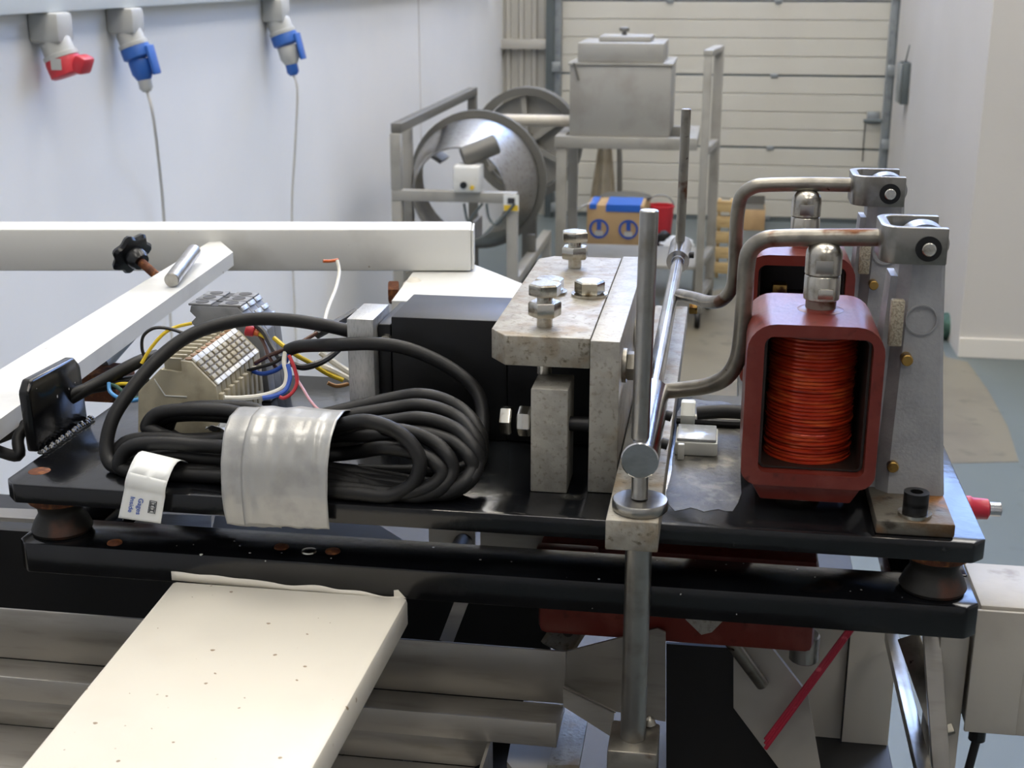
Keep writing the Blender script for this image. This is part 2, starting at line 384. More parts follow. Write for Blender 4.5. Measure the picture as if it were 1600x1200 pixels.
# little control gear on the pier beside the door track
p = R(1420, 125, x=WR)
t = Thing('door_control_box', 'small grey door control box on the plaster pier beside the track', 'control box')
t.part('case', B().box(WR - 50, WR, p.y - 60, p.y + 130, p.z - 150, p.z + 110, 6), M['galv_dk'])
t.part('cover', B().box(WR - 66, WR - 51, p.y - 50, p.y + 120, p.z - 140, p.z + 100, 4), M['galv'])
t.part('aerial', B().cyl((WR - 30, p.y, p.z + 110), (WR - 20, p.y - 60, p.z + 220), 5, 3, 8), M['galv_dk'])
t.done()
p = R(1396, 225, y=WB - 60)
t = Thing('pull_switch', 'red and green pull switch on the door track', 'switch')
t.part('body', B().box(p.x - 26, p.x + 26, WB - 160, WB - 101, p.z - 90, p.z + 10, 8), M['green'])
t.part('button', B().box(p.x - 24, p.x + 24, WB - 172, WB - 101, p.z + 11, p.z + 75, 8), M['cee_red'])
t.done()
p = R(1366, 190, y=WB - 120)
t = Thing('door_latch', 'galvanised slide latch on the roller door edge with hanging cord', 'latch')
t.part('plate', B().box(p.x - 42, p.x + 42, WB - 32, WB - 17, p.z - 25, p.z + 60, 4), M['galv'])
t.part('bolt', B().cyl((p.x - 65, WB - 38, p.z - 5), (p.x + 60, WB - 38, p.z - 5), 13, None, 12), M['galv_dk'])
t.part('cord', B().tube([(p.x - 50, WB - 30, p.z - 5), (p.x - 52, WB - 28, p.z - 140), (p.x - 50, WB - 26, p.z - 290)], 4, 6), M['wblack'])
t.done()
# green cloth bag at the pier foot
p = R(1487, 528, z=FLOOR)
b = B()
def bag(a, c):
    th = 2 * math.pi * a; ph = math.pi * c
    r = 85 * math.sin(ph) * (1 + .25 * noise.noise(Vector((math.cos(th) * 1.7, math.sin(th) * 1.7, c * 3))))
    return Vector((p.x - 20 + r * math.cos(th), p.y + r * math.sin(th), FLOOR + 62 - 62 * math.cos(ph) * (1.0 + .15 * noise.noise(Vector((th, c * 4, 2))))))
b.grid(bag, 24, 12)
single('cloth_bag', 'crumpled dark green cloth bag on the floor against the pier', 'bag', b, M['green'])

# trunking and the three sockets on the left wall
zt = R(0, 22, x=WL).z
single('cable_trunking', 'long pale plastic cable trunking along the white wall', 'trunking', B().box(WL + 1, WL + 55, BACK + 500, WB - 600, zt, zt + 130, 4), M['trunking'])
def socket(u, v, colm, label, cord_uv=None, cap=True, sz=1.0):
    p = R(u, v, x=WL + 60)
    t = Thing('wall_socket', label, 'socket', 'industrial sockets under the trunking')
    d = Vector((0.35, 0.0, -1)).normalized(); a = Vector((p.x - 35, p.y, zt))
    t.part('housing', B().box(WL, WL + 78, p.y - 40 * sz, p.y + 40 * sz, zt - 70 * sz, zt, 10), M['cee_grey'])
    c0 = Vector((WL + 44, p.y, zt - 62 * sz))
    t.part('socket_body', B().lathe([(34 * sz, 0), (37 * sz, 6), (37 * sz, 34 * sz), (42 * sz, 36 * sz), (42 * sz, 46 * sz)], c0, d, 20), M['cee_grey'])
    c1 = c0 + d * 46 * sz
    if cap:
        t.part('cap', B().lathe([(40 * sz, 0), (42 * sz, 6), (42 * sz, 40 * sz), (36 * sz, 44 * sz)], c1, d, 20), colm)
        t.part('flap', B().obox(c1 + Vector((38, 0, -8)), c1 + Vector((66 * sz, 0, -20)), 58 * sz, 42 * sz, (0, 0, 1), 8), colm)
        t.part('flap_label', B().obox(c1 + Vector((6, -42 * sz, -12)), c1 + Vector((6, -43 * sz, -12)), 26, 26, (0, 0, 1)), M['cee_grey'])
        t.done(); return
    t.part('collar', B().lathe([(40 * sz, 0), (42 * sz, 5), (42 * sz, 30 * sz), (33 * sz, 36 * sz)], c1, d, 20), colm)
    t.part('flap', B().obox(c1 + Vector((44 * sz, 0, 5)), c1 + Vector((62 * sz, 0, -75 * sz)), 46 * sz, 10, (1, 0, 0), 4), colm)
    t.done()
    c2 = c1 + d * 36 * sz; d2 = Vector((0.18, 0, -1)).normalized()
    q = Thing('mains_plug', ('plug with grey cord hanging from the blue socket beside the red one', 'plug with grey cord hanging from the blue socket farthest from the red one')[0 if cord_uv[2] else 1], 'plug', 'plugs in the wall sockets')
    q.part('plug_body', B().lathe([(30 * sz, 0), (33 * sz, 8), (30 * sz, 40 * sz), (20 * sz, 58 * sz)], c2, d2, 18), colm if cord_uv[2] else M['cee_grey'])
    c3 = c2 + d2 * 58 * sz
    q.part('gland', B().lathe([(19 * sz, 0), (19 * sz, 24 * sz), (11 * sz, 34 * sz)], c3, d2, 14), M['cee_grey'] if cord_uv[2] else colm)
    c4 = c3 + d2 * 34 * sz
    e = R(cord_uv[0], cord_uv[1], x=WL + 30)
    pts = [c4, c4 + d2 * 60, c4.lerp(e, .45) + Vector((8, 0, -20)), e, Vector((WL + 12, e.y + 30, e.z - 420)), Vector((WL + 10, e.y + 40, FLOOR + 20))]
    q.part('cord', B().tube(pts, 4.5, 8), M['cord'])
    q.done()
socket(92, 40, M['cee_red'], 'red capped wall socket under the trunking, no plug in it', None, True, 1.0)
socket(208, 40, M['cee_blue'], 'blue wall socket under the trunking between the red one and another blue one', (256, 338, True), False, 0.95)
socket(440, 20, M['cee_blue'], 'blue wall socket under the trunking, farthest from the red one', (456, 338, False), False, 1.15)
# fine board joint on the wall
pj = R(655, 80, x=WL)
struct('trim_1', B().box(WL, WL + 3, pj.y - 4, pj.y + 4, FLOOR, CE), M['wall_r'])

# ------------------------------------------------------------------ background machinery
def posts(t, pts, w, d, m, name='post'):
    for (x, y, z0, z1) in pts: t.part(name, B().box(x - w / 2, x + w / 2, y - d / 2, y + d / 2, z0, z1, 2), m)
# hopper box on its wheeled stand
YH = 6030.0
fx0, fx1 = R(890, 150, y=YH).x, R(1048, 150, y=YH).x
fz0, fz1 = R(970, 213, y=YH).z, R(970, 103, y=YH).z
t = Thing('steel_hopper', 'square grey sheet steel hopper box with stepped lid on the stand', 'hopper')
bx = t.part('box', B().box(fx0, fx1, YH, YH + 520, fz0, fz1, 4), M['stainless_far'])
t.part('rim', B().box(fx0 - 8, fx1 + 8, YH - 8, YH + 528, fz1 + 1, fz1 + 14, 2), M['frame_far'])
l1 = t.part('lid', B().box(fx0 + 35, fx1 - 40, YH + 15, YH + 470, fz1 + 15, fz1 + 108, 5), M['stainless_far'])
l2 = t.part('cover', B().box(fx0 + 130, fx1 - 110, YH + 110, YH + 400, fz1 + 109, fz1 + 135, 4), M['stainless_far'], under=l1)
t.part('knob', B().lathe([(12, 0), (12, 14), (26, 18), (26, 34), (16, 38)], ((fx0 + fx1) / 2 - 5, YH + 260, fz1 + 136), seg=16), M['frame_dk'], under=l1)
t.part('latch', B().obox((fx0 + 20, YH - 10, fz1 + 15), (fx0 + 45, YH - 10, fz1 - 70), 14, 8), M['frame_dk'])
t.done()
t = Thing('hopper_stand', 'wheeled steel stand with tall side posts that carries the hopper box', 'stand')
zs = fz0 - 60
sx0, sx1 = R(868, 215, y=YH).x, R(1090, 215, y=YH).x
t.part('top_rail', B().box(sx0, sx1, YH - 30, YH + 20, zs, fz0 - 1, 3), M['frame_far'])
t.part('top_rail', B().box(sx0, sx1, YH + 500, YH + 550, zs, fz0 - 1, 3), M['frame_far'])
t.part('side_rail', B().box(sx0, sx0 + 50, YH + 21, YH + 499, zs, fz0 - 1, 3), M['frame_far'])
t.part('side_rail', B().box(sx1 - 50, sx1, YH + 21, YH + 499, zs, fz0 - 1, 3), M['frame_far'])
posts(t, [(sx0 + 32, YH, FLOOR + 110, zs - 1), (sx0 + 32, YH + 520, FLOOR + 110, zs - 1)], 52, 40, M['frame_far'], 'leg')
xa = R(1098, 300, y=YH).x; xb = R(1114, 300, y=YH + 420).x
zt1 = R(1098, 88, y=YH).z; zt2 = R(1114, 76, y=YH + 420).z
t.part('tall_post', B().box(xa - 20, xa + 20, YH - 30, YH + 20, FLOOR + 110, zt1, 3), M['frame_far'])
t.part('tall_post', B().box(xb - 25, xb + 25, YH + 395, YH + 445, FLOOR + 110, zt1, 3), M['frame_far'])
t.part('top_bar', B().obox((xa, YH - 30, zt1 + 16), (xb, YH + 445, zt1 + 16), 48, 30, (0, 0, 1), 3), M['frame_far'])
for zz in (zs - 10, FLOOR + 330, FLOOR + 150):
    t.part('cross_bar', B().obox((xa, YH + 21, zz), (xb, YH + 394, zz), 36, 40, (0, 0, 1), 3), M['frame_far'])
t.part('shelf', B().box(sx0 + 60, xa - 21, YH, YH + 500, FLOOR + 300, FLOOR + 320, 2), M['frame_far'])
for (wx, wy) in ((xa, YH - 5), (xb, YH + 420), (sx0 + 32, YH), (sx0 + 32, YH + 520)):
    f_ = t.part('castor_fork', B().box(wx - 22, wx + 22, wy - 25, wy + 25, FLOOR + 75, FLOOR + 109, 3), M['frame_dk'])
    t.part('castor_wheel', B().cyl((wx - 14, wy, FLOOR + 46), (wx + 14, wy, FLOOR + 46), 46, None, 24, 6), M['rubber'], under=f_)
t.done()
pa, pb = R(757, 187, y=YH + 150), R(890, 186, y=YH + 150)
single('hopper_pipe', 'pale horizontal round pipe running out of the hopper towards the drum', 'pipe', B().cyl((pa.x, YH + 150, pa.z), (fx0 - 1, YH + 150, pa.z), 30, None, 24, 5), M['panel'])

# rotary drum with flanges, lying away from the viewer
YD = 4950.0
dc = R(718, 305, y=YD)
t = Thing('rotary_drum', 'polished steel rotary drum with open mouth and flange rings', 'drum')
def shell(b, prof, ctr, seg=48):
    return b.lathe(prof, ctr, (0.03, 1, 0), seg)
prof = [(200, 0), (206, 0), (210, 6), (268, 300), (285, 330), (285, 520), (278, 520), (278, 335), (262, 304), (201, 6), (200, 0)]
b = B(); x_ = []
for r_, h_ in prof:
    x_.append([Vector((dc.x + r_ * math.cos(a), YD + h_, dc.z + r_ * math.sin(a))) for a in [2 * math.pi * i / 48 for i in range(48)]])
b._faces(x_, cap0=False, cap1=False)
t.part('shell', b, M['steel_satin'])
for (h0, r0, r1) in ((430, 286, 318),):
    o_ = [(dc.x + r1 * math.cos(2 * math.pi * i / 48), dc.z + r1 * math.sin(2 * math.pi * i / 48)) for i in range(48)]
    i_ = [(dc.x + r0 * math.cos(2 * math.pi * i / 48), dc.z + r0 * math.sin(2 * math.pi * i / 48)) for i in range(48)]
    t.part('flange_ring', B().ring_prism(o_, i_, 'y', YD + h0, YD + h0 + 40), M['frame_dk'])
for a_ in (0.5, 2.6, 4.7):
    t.part('lifter', B().obox((dc.x + 225 * math.cos(a_), YD + 340, dc.z + 225 * math.sin(a_)), (dc.x + 225 * math.cos(a_), YD + 515, dc.z + 225 * math.sin(a_)), 16, 96, (math.cos(a_), 0, math.sin(a_))), M['stainless_far'])
t.done()
# large spoked wheel behind it
YW = 6650.0
wc = R(822, 225, y=YW); rw = R(822, 137, y=YW).z - wc.z
t = Thing('spoked_wheel', 'large dull steel spoked wheel standing behind the drum', 'wheel')
o_ = [(wc.x + rw * math.cos(2 * math.pi * i / 48), wc.z + rw * math.sin(2 * math.pi * i / 48)) for i in range(48)]
i_ = [(wc.x + (rw - 42) * math.cos(2 * math.pi * i / 48), wc.z + (rw - 42) * math.sin(2 * math.pi * i / 48)) for i in range(48)]
t.part('rim', B().ring_prism(o_, i_, 'y', YW, YW + 110), M['frame_dk'])
for a_ in (0.62, 0.62 + 2.09, 0.62 + 4.19, 1.65, 3.75, 5.8):
    t.part('spoke', B().obox((wc.x + 50 * math.cos(a_), YW + 50, wc.z + 50 * math.sin(a_)), (wc.x + (rw - 43) * math.cos(a_), YW + 50, wc.z + (rw - 43) * math.sin(a_)), 30, 60, (0, 1, 0)), M['frame_far'])
t.part('disc', B().cyl((wc.x, YW + 80, wc.z), (wc.x, YW + 90, wc.z), rw - 50, None, 40), M['frame_far'])
t.part('hub', B().cyl((wc.x, YW + 5, wc.z), (wc.x, YW + 79, wc.z), 52, None, 20), M['frame_dk'])
t.part('stand', B().box(wc.x - 40, wc.x + 40, YW + 111, YW + 170, FLOOR, wc.z + 30, 4), M['frame_dk'])
t.done()
# brown sacking and a bent dark pipe between the hopper legs
ys = 8850.0; q0, q1, q2, q3 = [R(u, v, y=ys) for u, v in ((936, 222), (954, 222), (964, 345), (918, 345))]
b = B()
def sackf(a, c):
    l = q0.lerp(q3, c); r = q1.lerp(q2, c); p = l.lerp(r, a)
    return p + Vector((0, 30 * math.sin(a * 9) + 12 * math.sin(c * 6), 0))
b.grid(sackf, 18, 10)
single('brown_sacking', 'brown sacking hanging behind the hopper stand', 'sacking', b, M['sack'], mod=10)
single('bent_pipe', 'dark bent pipe standing behind the hopper stand', 'pipe', B().tube([R(940, 212, y=ys + 80), R(958, 214, y=ys + 80), R(966, 224, y=ys + 80), R(968, 245, y=ys + 80), R(968, 310, y=ys + 80), (R(968, 310, y=ys + 80).x, ys + 80, FLOOR)], 18, 10), M['frame_dk'])
# drum stand: front rail with legs and the tall frame on the wall side
t = Thing('drum_stand', 'grey welded box section stand carrying the rotary drum', 'stand')
YF = YD - 120
zf = R(700, 306, y=YF).z
xl, xr = R(614, 306, y=YF).x, R(808, 306, y=YF).x
t.part('front_rail', B().box(xl, xr, YF - 25, YF + 25, zf - 22, zf + 22, 3), M['frame_far'])
for xx in (xl + 20, xr - 20):
    t.part('leg', B().box(xx - 22, xx + 22, YF - 24, YF + 24, FLOOR, zf - 23, 3), M['frame_far'])
    t.part('leg', B().box(xx - 22, xx + 22, YF + 1076, YF + 1124, FLOOR, dc.z - 375, 3), M['frame_far'])
    t.part('side_rail', B().box(xx - 22, xx + 22, YF + 26, YF + 1124, dc.z - 374, dc.z - 330, 3), M['frame_far'])
    t.part('cradle', B().box(xx - 20, xx + 20, YF + 560, YF + 585, dc.z - 329, dc.z - math.sqrt(318 ** 2 - 215 ** 2) - 14, 3), M['frame_dk'])
qa, qb = R(614, 200, y=YF + 10), R(738, 143, y=YF + 1250)
t.part('tall_post', B().box(xl - 2, xl + 42, YF - 24, YF + 24, zf + 23, qa.z - 20, 3), M['frame_far'])
k_ = .28
t.part('tall_post', B().box(xl - 40, xl + 4, YF + 335, YF + 379, FLOOR, qa.z + (qb.z - qa.z) * k_ - 20, 3), M['frame_far'])
t.part('tall_post', B().box(qb.x - 22, qb.x + 22, YF + 1230, YF + 1274, FLOOR, qb.z - 20, 3), M['frame_dk'])
t.part('top_rail', B().obox((xl + 20, YF, qa.z), (qb.x, YF + 1274, qb.z), 46, 40, (0, 0, 1), 3), M['frame_dk'])
t.done()
mp = R(733, 280, y=YF)
t = Thing('drum_motor', 'white control box with small motor on the drum stand rail', 'motor')
t.part('case', B().box(mp.x - 58, mp.x + 55, YF - 55, YF + 50, zf + 23, zf + 135, 8), M['white'])
t.part('cover', B().box(mp.x - 54, mp.x + 51, YF - 66, YF - 56, zf + 28, zf + 130, 4), M['white'])
t.part('dial', B().cyl((mp.x - 10, YF - 67, zf + 58), (mp.x - 10, YF - 82, zf + 58), 14, None, 16), M['knob'])
t.part('button', B().cyl((mp.x + 26, YF - 67, zf + 48), (mp.x + 26, YF - 78, zf + 48), 9, None, 14), M['yellow_lbl'])
t.part('motor_body', B().cyl((mp.x - 30, YF + 10, zf + 160), (mp.x + 110, YF + 60, zf + 215), 42, None, 20, 6), M['frame_dk'])
t.part('foot', B().box(mp.x - 62, mp.x + 40, YF + 51, YF + 80, zf + 23, zf + 40), M['frame_dk'])
t.done()
lp = R(798, 318, y=YF - 40)
t = Thing('warning_label', 'yellow and white warning label on the drum stand rail', 'label')
t.part('card', B().box(lp.x - 32, lp.x + 32, YF - 32, YF - 26, lp.z - 34, lp.z + 34), M['paper'])
t.part('yellow_band', B().box(lp.x - 30, lp.x + 30, YF - 34, YF - 33, lp.z - 32, lp.z - 8), M['yellow_lbl'])
t.part('symbol', B().box(lp.x - 14, lp.x + 16, YF - 34, YF - 33, lp.z - 2, lp.z + 22, 3), M['ink_dark'])
t.done()
for (u0, u1, uu, vv) in ((725, 740, 760, 345), (760, 790, 742, 350)):
    single('drum_cable', 'thin grey cable looping below the drum control box' + (', directly under its case' if u0 == 725 else ', beside the warning label'), 'cable', B().tube([R(u0, 318, y=YF - 35), R(u0 + 4, 340, y=YF - 40), R((u0 + u1) / 2, vv, y=YF - 45), R(u1, 335, y=YF - 40), R(u1 + 14, 318, y=YF - 35)], 6, 8), M['galv_dk'], 'cables below the drum control box')
# cardboard carton with printed rings, paper drum, red pail, loose boxes near the door
YC = 7650.0
c0, c1 = R(916, 392, y=YC), R(1006, 322, y=YC)
t = Thing('cardboard_carton', 'brown cardboard carton with two blue ring prints and blue tape', 'carton')
zb = FLOOR; zt_ = c1.z
t.part('body', B().box(c0.x, c1.x, YC, YC + 300, zb, zt_, 5), M['cardboard'])
t.part('flap', B().obox((c0.x + 5, YC + 10, zt_ + 4), (c0.x - 90, YC + 40, zt_ - 50), 200, 5, (0, 0, 1)), M['paper'])
t.part('tape_strip', B().box(c0.x + 120, c1.x - 20, YC - 4, YC + 302, zt_ - 40, zt_ + 4), M['blue_tape'])
t.part('tape_strip', B().box(c0.x + 15, c0.x + 60, YC - 4, YC + 302, zt_ - 25, zt_ + 4), M['blue_tape'])
for fx in (0.22, 0.74):
    cx_ = c0.x + (c1.x - c0.x) * fx; cz_ = R(960, 358, y=YC).z
    o_ = [(cx_ + 62 * math.cos(2 * math.pi * i / 32), cz_ + 62 * math.sin(2 * math.pi * i / 32)) for i in range(32)]
    i_ = [(cx_ + 48 * math.cos(2 * math.pi * i / 32), cz_ + 48 * math.sin(2 * math.pi * i / 32)) for i in range(32)]
    r_ = t.part('printed_ring', B().ring_prism(o_, i_, 'y', YC - 3, YC - 1), M['ink_blue'])
    t.part('printed_bar', B().box(cx_ - 14, cx_ + 14, YC - 3, YC - 1, cz_ - 8, cz_ + 46), M['ink_blue'], under=r_)
    t.part('printed_bar', B().box(cx_ - 26, cx_ + 26, YC - 3, YC - 1, cz_ - 46, cz_ - 14), M['cee_grey'], under=r_)
t.done()
pd = R(978, 308, y=YC + 700)
t = Thing('paper_drum', 'tan round fibre drum with dark lid rim behind the cardboard carton', 'drum')
t.part('body', B().cyl((pd.x, YC + 700, FLOOR), (pd.x, YC + 700, pd.z - 12), 165, None, 32), M['cardboard'])
t.part('lid_rim', B().cyl((pd.x, YC + 700, pd.z - 11), (pd.x, YC + 700, pd.z + 14), 172, None, 32, 4), M['frame_dk'])
t.done()
pr = R(1032, 320, z=FLOOR + 217)
t = Thing('red_pail', 'small red plastic pail with raised wire handle beside the fibre drum', 'pail')
t.part('pail', B().lathe([(70, 0), (78, 10), (92, 200), (98, 204), (98, 216), (86, 216), (72, 20)], (pr.x, pr.y, FLOOR), seg=28), M['cee_red'])
t.part('handle', B().tube([(pr.x + 92 * math.cos(a), pr.y, FLOOR + 205 + 80 * math.sin(a)) for a in [math.pi * i / 10 for i in range(11)]], 5, 8), M['galv'])
t.done()
pb_ = R(1176, 345, y=YC + 1150)
t = Thing('brown_box', 'open brown cardboard box by the foot of the roller door', 'box')
a_ = R(1155, 332, y=YC + 1150); c_ = R(1196, 330, y=YC + 1150)
zt_ = R(1176, 328, y=YC + 1150).z
t.part('body', B().box(a_.x, c_.x, YC + 1150, YC + 1400, FLOOR, zt_ , 4), M['cardboard'])
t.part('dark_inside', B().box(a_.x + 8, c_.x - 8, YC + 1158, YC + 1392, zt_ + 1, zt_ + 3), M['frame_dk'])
t.part('flap', B().obox((a_.x + 5, YC + 1402, zt_), (a_.x + 5, YC + 1410, zt_ + 60), 8, 8), M['cardboard'])
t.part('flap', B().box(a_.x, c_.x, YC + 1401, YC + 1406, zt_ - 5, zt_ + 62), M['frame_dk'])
t.done()
a_ = R(1118, 435, z=FLOOR)
t = Thing('wooden_pallet', 'pale wooden pallet leaning upright near the roller door', 'pallet')
for q in range(5):
    t.part('slat', B().box(a_.x - 10, a_.x + 90, a_.y, a_.y + 25, FLOOR + 30 + q * 92, FLOOR + 95 + q * 92, 3), M['wood'])
for xx in (a_.x - 6, a_.x + 66):
    t.part('block', B().box(xx, xx + 20, a_.y + 26, a_.y + 70, FLOOR, FLOOR + 470, 3), M['wood'])
t.done()
# clutter on a low trolley behind the rods
a_ = R(1050, 400, y=YC - 900)
t = Thing('tool_tray', 'low tray of white rags and orange bits beside the carton', 'tray')
t.part('tray', B().box(a_.x - 140, a_.x + 170, YC - 950, YC - 650, a_.z - 20, a_.z, 4), M['frame_far'])
t.part('legs', B().box(a_.x - 130, a_.x - 95, YC - 900, YC - 865, FLOOR, a_.z - 21, 2), M['frame_far'])
t.part('legs', B().box(a_.x + 120, a_.x + 155, YC - 900, YC - 865, FLOOR, a_.z - 21, 2), M['frame_far'])
t.done()
def lump(name, label, cat, ctr, rx, ry, rz, m, seed):
    b = B()
    def f(a, c):
        th = 2 * math.pi * a; ph = math.pi * c
        k = 1 + .35 * noise.noise(Vector((math.cos(th) * math.sin(ph) * 2 + seed, math.sin(th) * math.sin(ph) * 2, math.cos(ph) * 2)))
        return Vector((ctr.x + rx * k * math.sin(ph) * math.cos(th), ctr.y + ry * k * math.sin(ph) * math.sin(th), ctr.z + rz - rz * math.cos(ph) * (1 if c < .5 else k)))
    b.grid(f, 20, 10); single(name, label, cat, b, m)
lump('white_rag', 'crumpled white rag on the low tray', 'rag', a_ + Vector((20, 60, 4)), 95, 80, 45, M['paper'], 3)
lump('orange_glove', 'small orange glove lying on the low tray', 'glove', a_ + Vector((-120, -20, 4)), 40, 36, 25, M['orange'], 8)
lump('black_glove', 'black glove lying on the low tray beside the rag', 'glove', a_ + Vector((-62, 170, 4)), 60, 40, 50, M['rubber'], 12)

# ------------------------------------------------------------------ dark cabinet added under the rig to block the lit floor
t = Thing('added_cabinet', 'dark cabinet added under the feeder rig to block the lit floor', 'cabinet')
t.part('deck', B().box(-700, 545, -330, 560, -262, -250, 2), M['chassis'])
t.part('front_wall', B().box(-700, 545, -330, -320, FLOOR, -263), M['chassis'], smooth=False)
t.part('back_wall', B().box(-700, 545, 550, 560, FLOOR, -263), M['chassis'], smooth=False)
t.part('side_wall', B().box(535, 545, -319, 549, FLOOR, -263), M['chassis'], smooth=False)
t.part('side_wall', B().box(-700, -690, -319, 549, FLOOR, -263), M['chassis'], smooth=False)
t.done()

# ------------------------------------------------------------------ black plate and the frame below it
PX = 553.0
t = Thing('mounting_plate', 'thick black enamelled plate that carries the coils and the load cell', 'plate')
pl = [(0, 8), (8, 0), (PX - 7, 0), (PX, 7), (PX, 292), (425, 292), (425, 237), (0, 237)]
t.part('plate', B().prism(pl, 'z', -12, 0, 1.2), M['black_dusty'])
wp = []
for k in range(40):
    a_ = 2 * math.pi * k / 40; rr_ = 1 + .16 * noise.noise(Vector((math.cos(a_) * 2, math.sin(a_) * 2, 5)))
    wp.append(Vector((406 + 21 * rr_ * max(-1, min(1, 1.25 * math.cos(a_))), 120 + 100 * rr_ * max(-1, min(1, 1.2 * math.sin(a_))), .05)))
t.part('worn_patch', B()._faces([wp, [p_ + Vector((0, 0, .25)) for p_ in wp]]), M['worn_paint'], smooth=False)
t.part('lug', B().prism([(50, .5), (47, 40), (53, 47), (108, 45.5), (115, 38), (118, .5)], 'x', -10, -2.5, 1.8), M['black'])
b = B()
for k in range(16): b.lathe([(0, 0), (2.6, .4), (2.8, 1.2), (1.6, 2.6), (0.2, 3.2)], (random.uniform(-.6, 1.6), 50 + k * 4.4, 0.1), seg=10)
t.part('weld_bead', b, M['black'])
t.part('rust_patch', B().cyl((13, 22, 0.05), (13, 22, 0.5), 6.5, 5.5, 18), M['rust'])
t.done()
ZB0, ZB1 = -56.0, -37.0
t = Thing('base_chassis', 'black steel frame of flat bars under the mounting plate', 'chassis')
t.part('front_bar', B().prism([(5, 6), (11, 0), (PX - 7, 0), (PX, 6), (PX, 40), (5, 40)], 'z', ZB0, ZB1, 1.2), M['black'])
t.part('end_bar', B().box(PX - 42, PX, 41, 236, ZB0, ZB1, 1.2), M['black'])
t.part('end_bar', B().box(5, 42, 41, 236, ZB0, ZB1, 1.2), M['black'])
t.part('back_bar', B().box(43, PX - 43, 200, 236, ZB0, ZB1, 1.2), M['black'])
for (u, v, m_) in ((483, 862, 'bolt'), (440, 855, 'rust'), (520, 862, 'rust'), (140, 885, 'rust')):
    q = R(u, v, z=ZB1)
    t.part('screw_head' if m_ == 'bolt' else 'rust_patch', B().lathe([(4.5, 0), (4.2, .8), (2, 1.5)], (q.x, max(q.y, 8), ZB1 + .05), seg=16), M[m_])
pa_, pb_ = R(268, 899, y=-.5), R(628, 934, y=-.5)
def smear(a, c):
    p = pa_.lerp(pb_, a); h = 2.6 + 2.2 * noise.noise(Vector((a * 7, 1, 3))) - 1.6 * a
    return p + Vector((0, 0, (1 - c) * h - 3 * c))
t.part('paint_smear', B().grid(smear, 40, 1), M['cream'], mod=.3)
pc_ = R(618, 924, y=-.5)
t.part('paint_smear', B().sheet([pc_ + Vector((-1, 0, .5)), pc_ + Vector((1.5, 0, 1)), pc_ + Vector((6, 0, -4)), pc_ + Vector((-1, 0, -4.5))], .3, (0, 1, 0)), M['cream'], smooth=False)
t.done()
for (mx_, my_, lb) in ((24, 22, 'the corner with the upright lug'), (PX - 22, 22, 'the corner with the red connector'), (24, 214, 'the back of the lug corner'), (PX - 22, 214, 'the back of the red connector corner')):
    t = Thing('rubber_mount', 'waisted black rubber mount between plate and frame at ' + lb, 'mount', 'rubber mounts between plate and frame')
    t.part('body', B().lathe([(17, 0), (18, 2), (16, 7), (13, 12), (13.5, 16), (17.5, 20)], (mx_, my_, ZB1 + .3), seg=28), M['mount'])
    t.part('washer', B().lathe([(18, 0), (18.5, 1), (18, 4)], (mx_, my_, ZB1 + 20.4), seg=28), M['rust'])
    t.done()
t = Thing('lock_nut', 'large rusty hexagon nut hanging under the black plate', 'nut')
t.part('nut', B().hexa((482, 46, -22), (0, 0, 1), 19, 9.8), M['rust'])
t.part('stud_end', B().cyl((482, 46, -28), (482, 46, -22.2), 6, None, 14, 1), M['rust'])
t.done()
# red body hanging under the plate
t = Thing('drive_magnet', 'dull red painted magnet body hanging below the black plate', 'magnet')
t.part('body', B().box(308, 474, 62, 170, -105, -44, 5), M['red'])
t.part('top_flange', B().box(308, 345, 48, 61, -66, -42, 2), M['red'])
t.part('bolt', B().hexa((455, 60, -62), (0, -1, 0), 11, 6), M['cap_screw'])
t.part('pin', B().cyl((470, 80, -118), (470, 80, -100), 9, None, 20, 1), M['steel_satin'])
t.part('hanger', B().box(400, 440, 100, 140, -43, -13, 2), M['red'])
t.done()

# ------------------------------------------------------------------ load cell
t = Thing('load_cell', 'black block load cell with pale aluminium end block on the plate', 'load cell')
t.part('body', B().box(207, 280.4, 116, 178, 1, 79, 1), M['loadcell'])
t.part('live_end', B().box(280.6, 338, 116, 178, 1, 71.5, 1), M['loadcell'])
t.part('step', B().box(198.5, 206.5, 116, 176, 1, 74, .8), M['loadcell'])
t.part('end_block', B().box(181, 198, 107, 148, 0.2, 79, .8), M['block'])
q = R(603, 532, y=115)
t.part('screw', B().cyl((q.x, 116, q.z), (q.x, 113.5, q.z), 4.2, 3.6, 16), M['bolt'])
t.done()

# ------------------------------------------------------------------ aluminium bracket with its bolts
t = Thing('clamp_bracket', 'stained aluminium angle bracket with bolts standing over the load cell', 'bracket')
tp = [(291, 43), (339, 43), (339, 264), (291, 264), (281, 253), (281, 57)]
t.part('top_plate', B().prism(tp, 'z', 72.5, 90, .7), M['alu_dirty'])
t.part('side_plate', B().box(339.5, 356, 39, 270, .3, 90, .7), M['alu'])
def set_bolt(t, x, y, ztop, zlow, z0=90.0, rot=.2):
    s_ = t.part('stud', B().cyl((x, y, zlow), (x, y, ztop + .5), 4.6, None, 16), M['bolt'])
    t.part('nut', B().hexa((x, y, z0 + 6.5), (0, 0, 1), 16.5, 8.5, rot), M['bolt'], under=s_)
    t.part('head', B().hexa((x, y, ztop), (0, 0, 1), 16.5, 7, rot + .2), M['bolt'], under=s_)
q = R(851, 510, z=90); set_bolt(t, q.x, q.y, 108.5, 62.3)
SX, SY = q.x, q.y
q = R(898, 418, z=90); set_bolt(t, q.x, q.y, 108.5, 68, rot=.5)
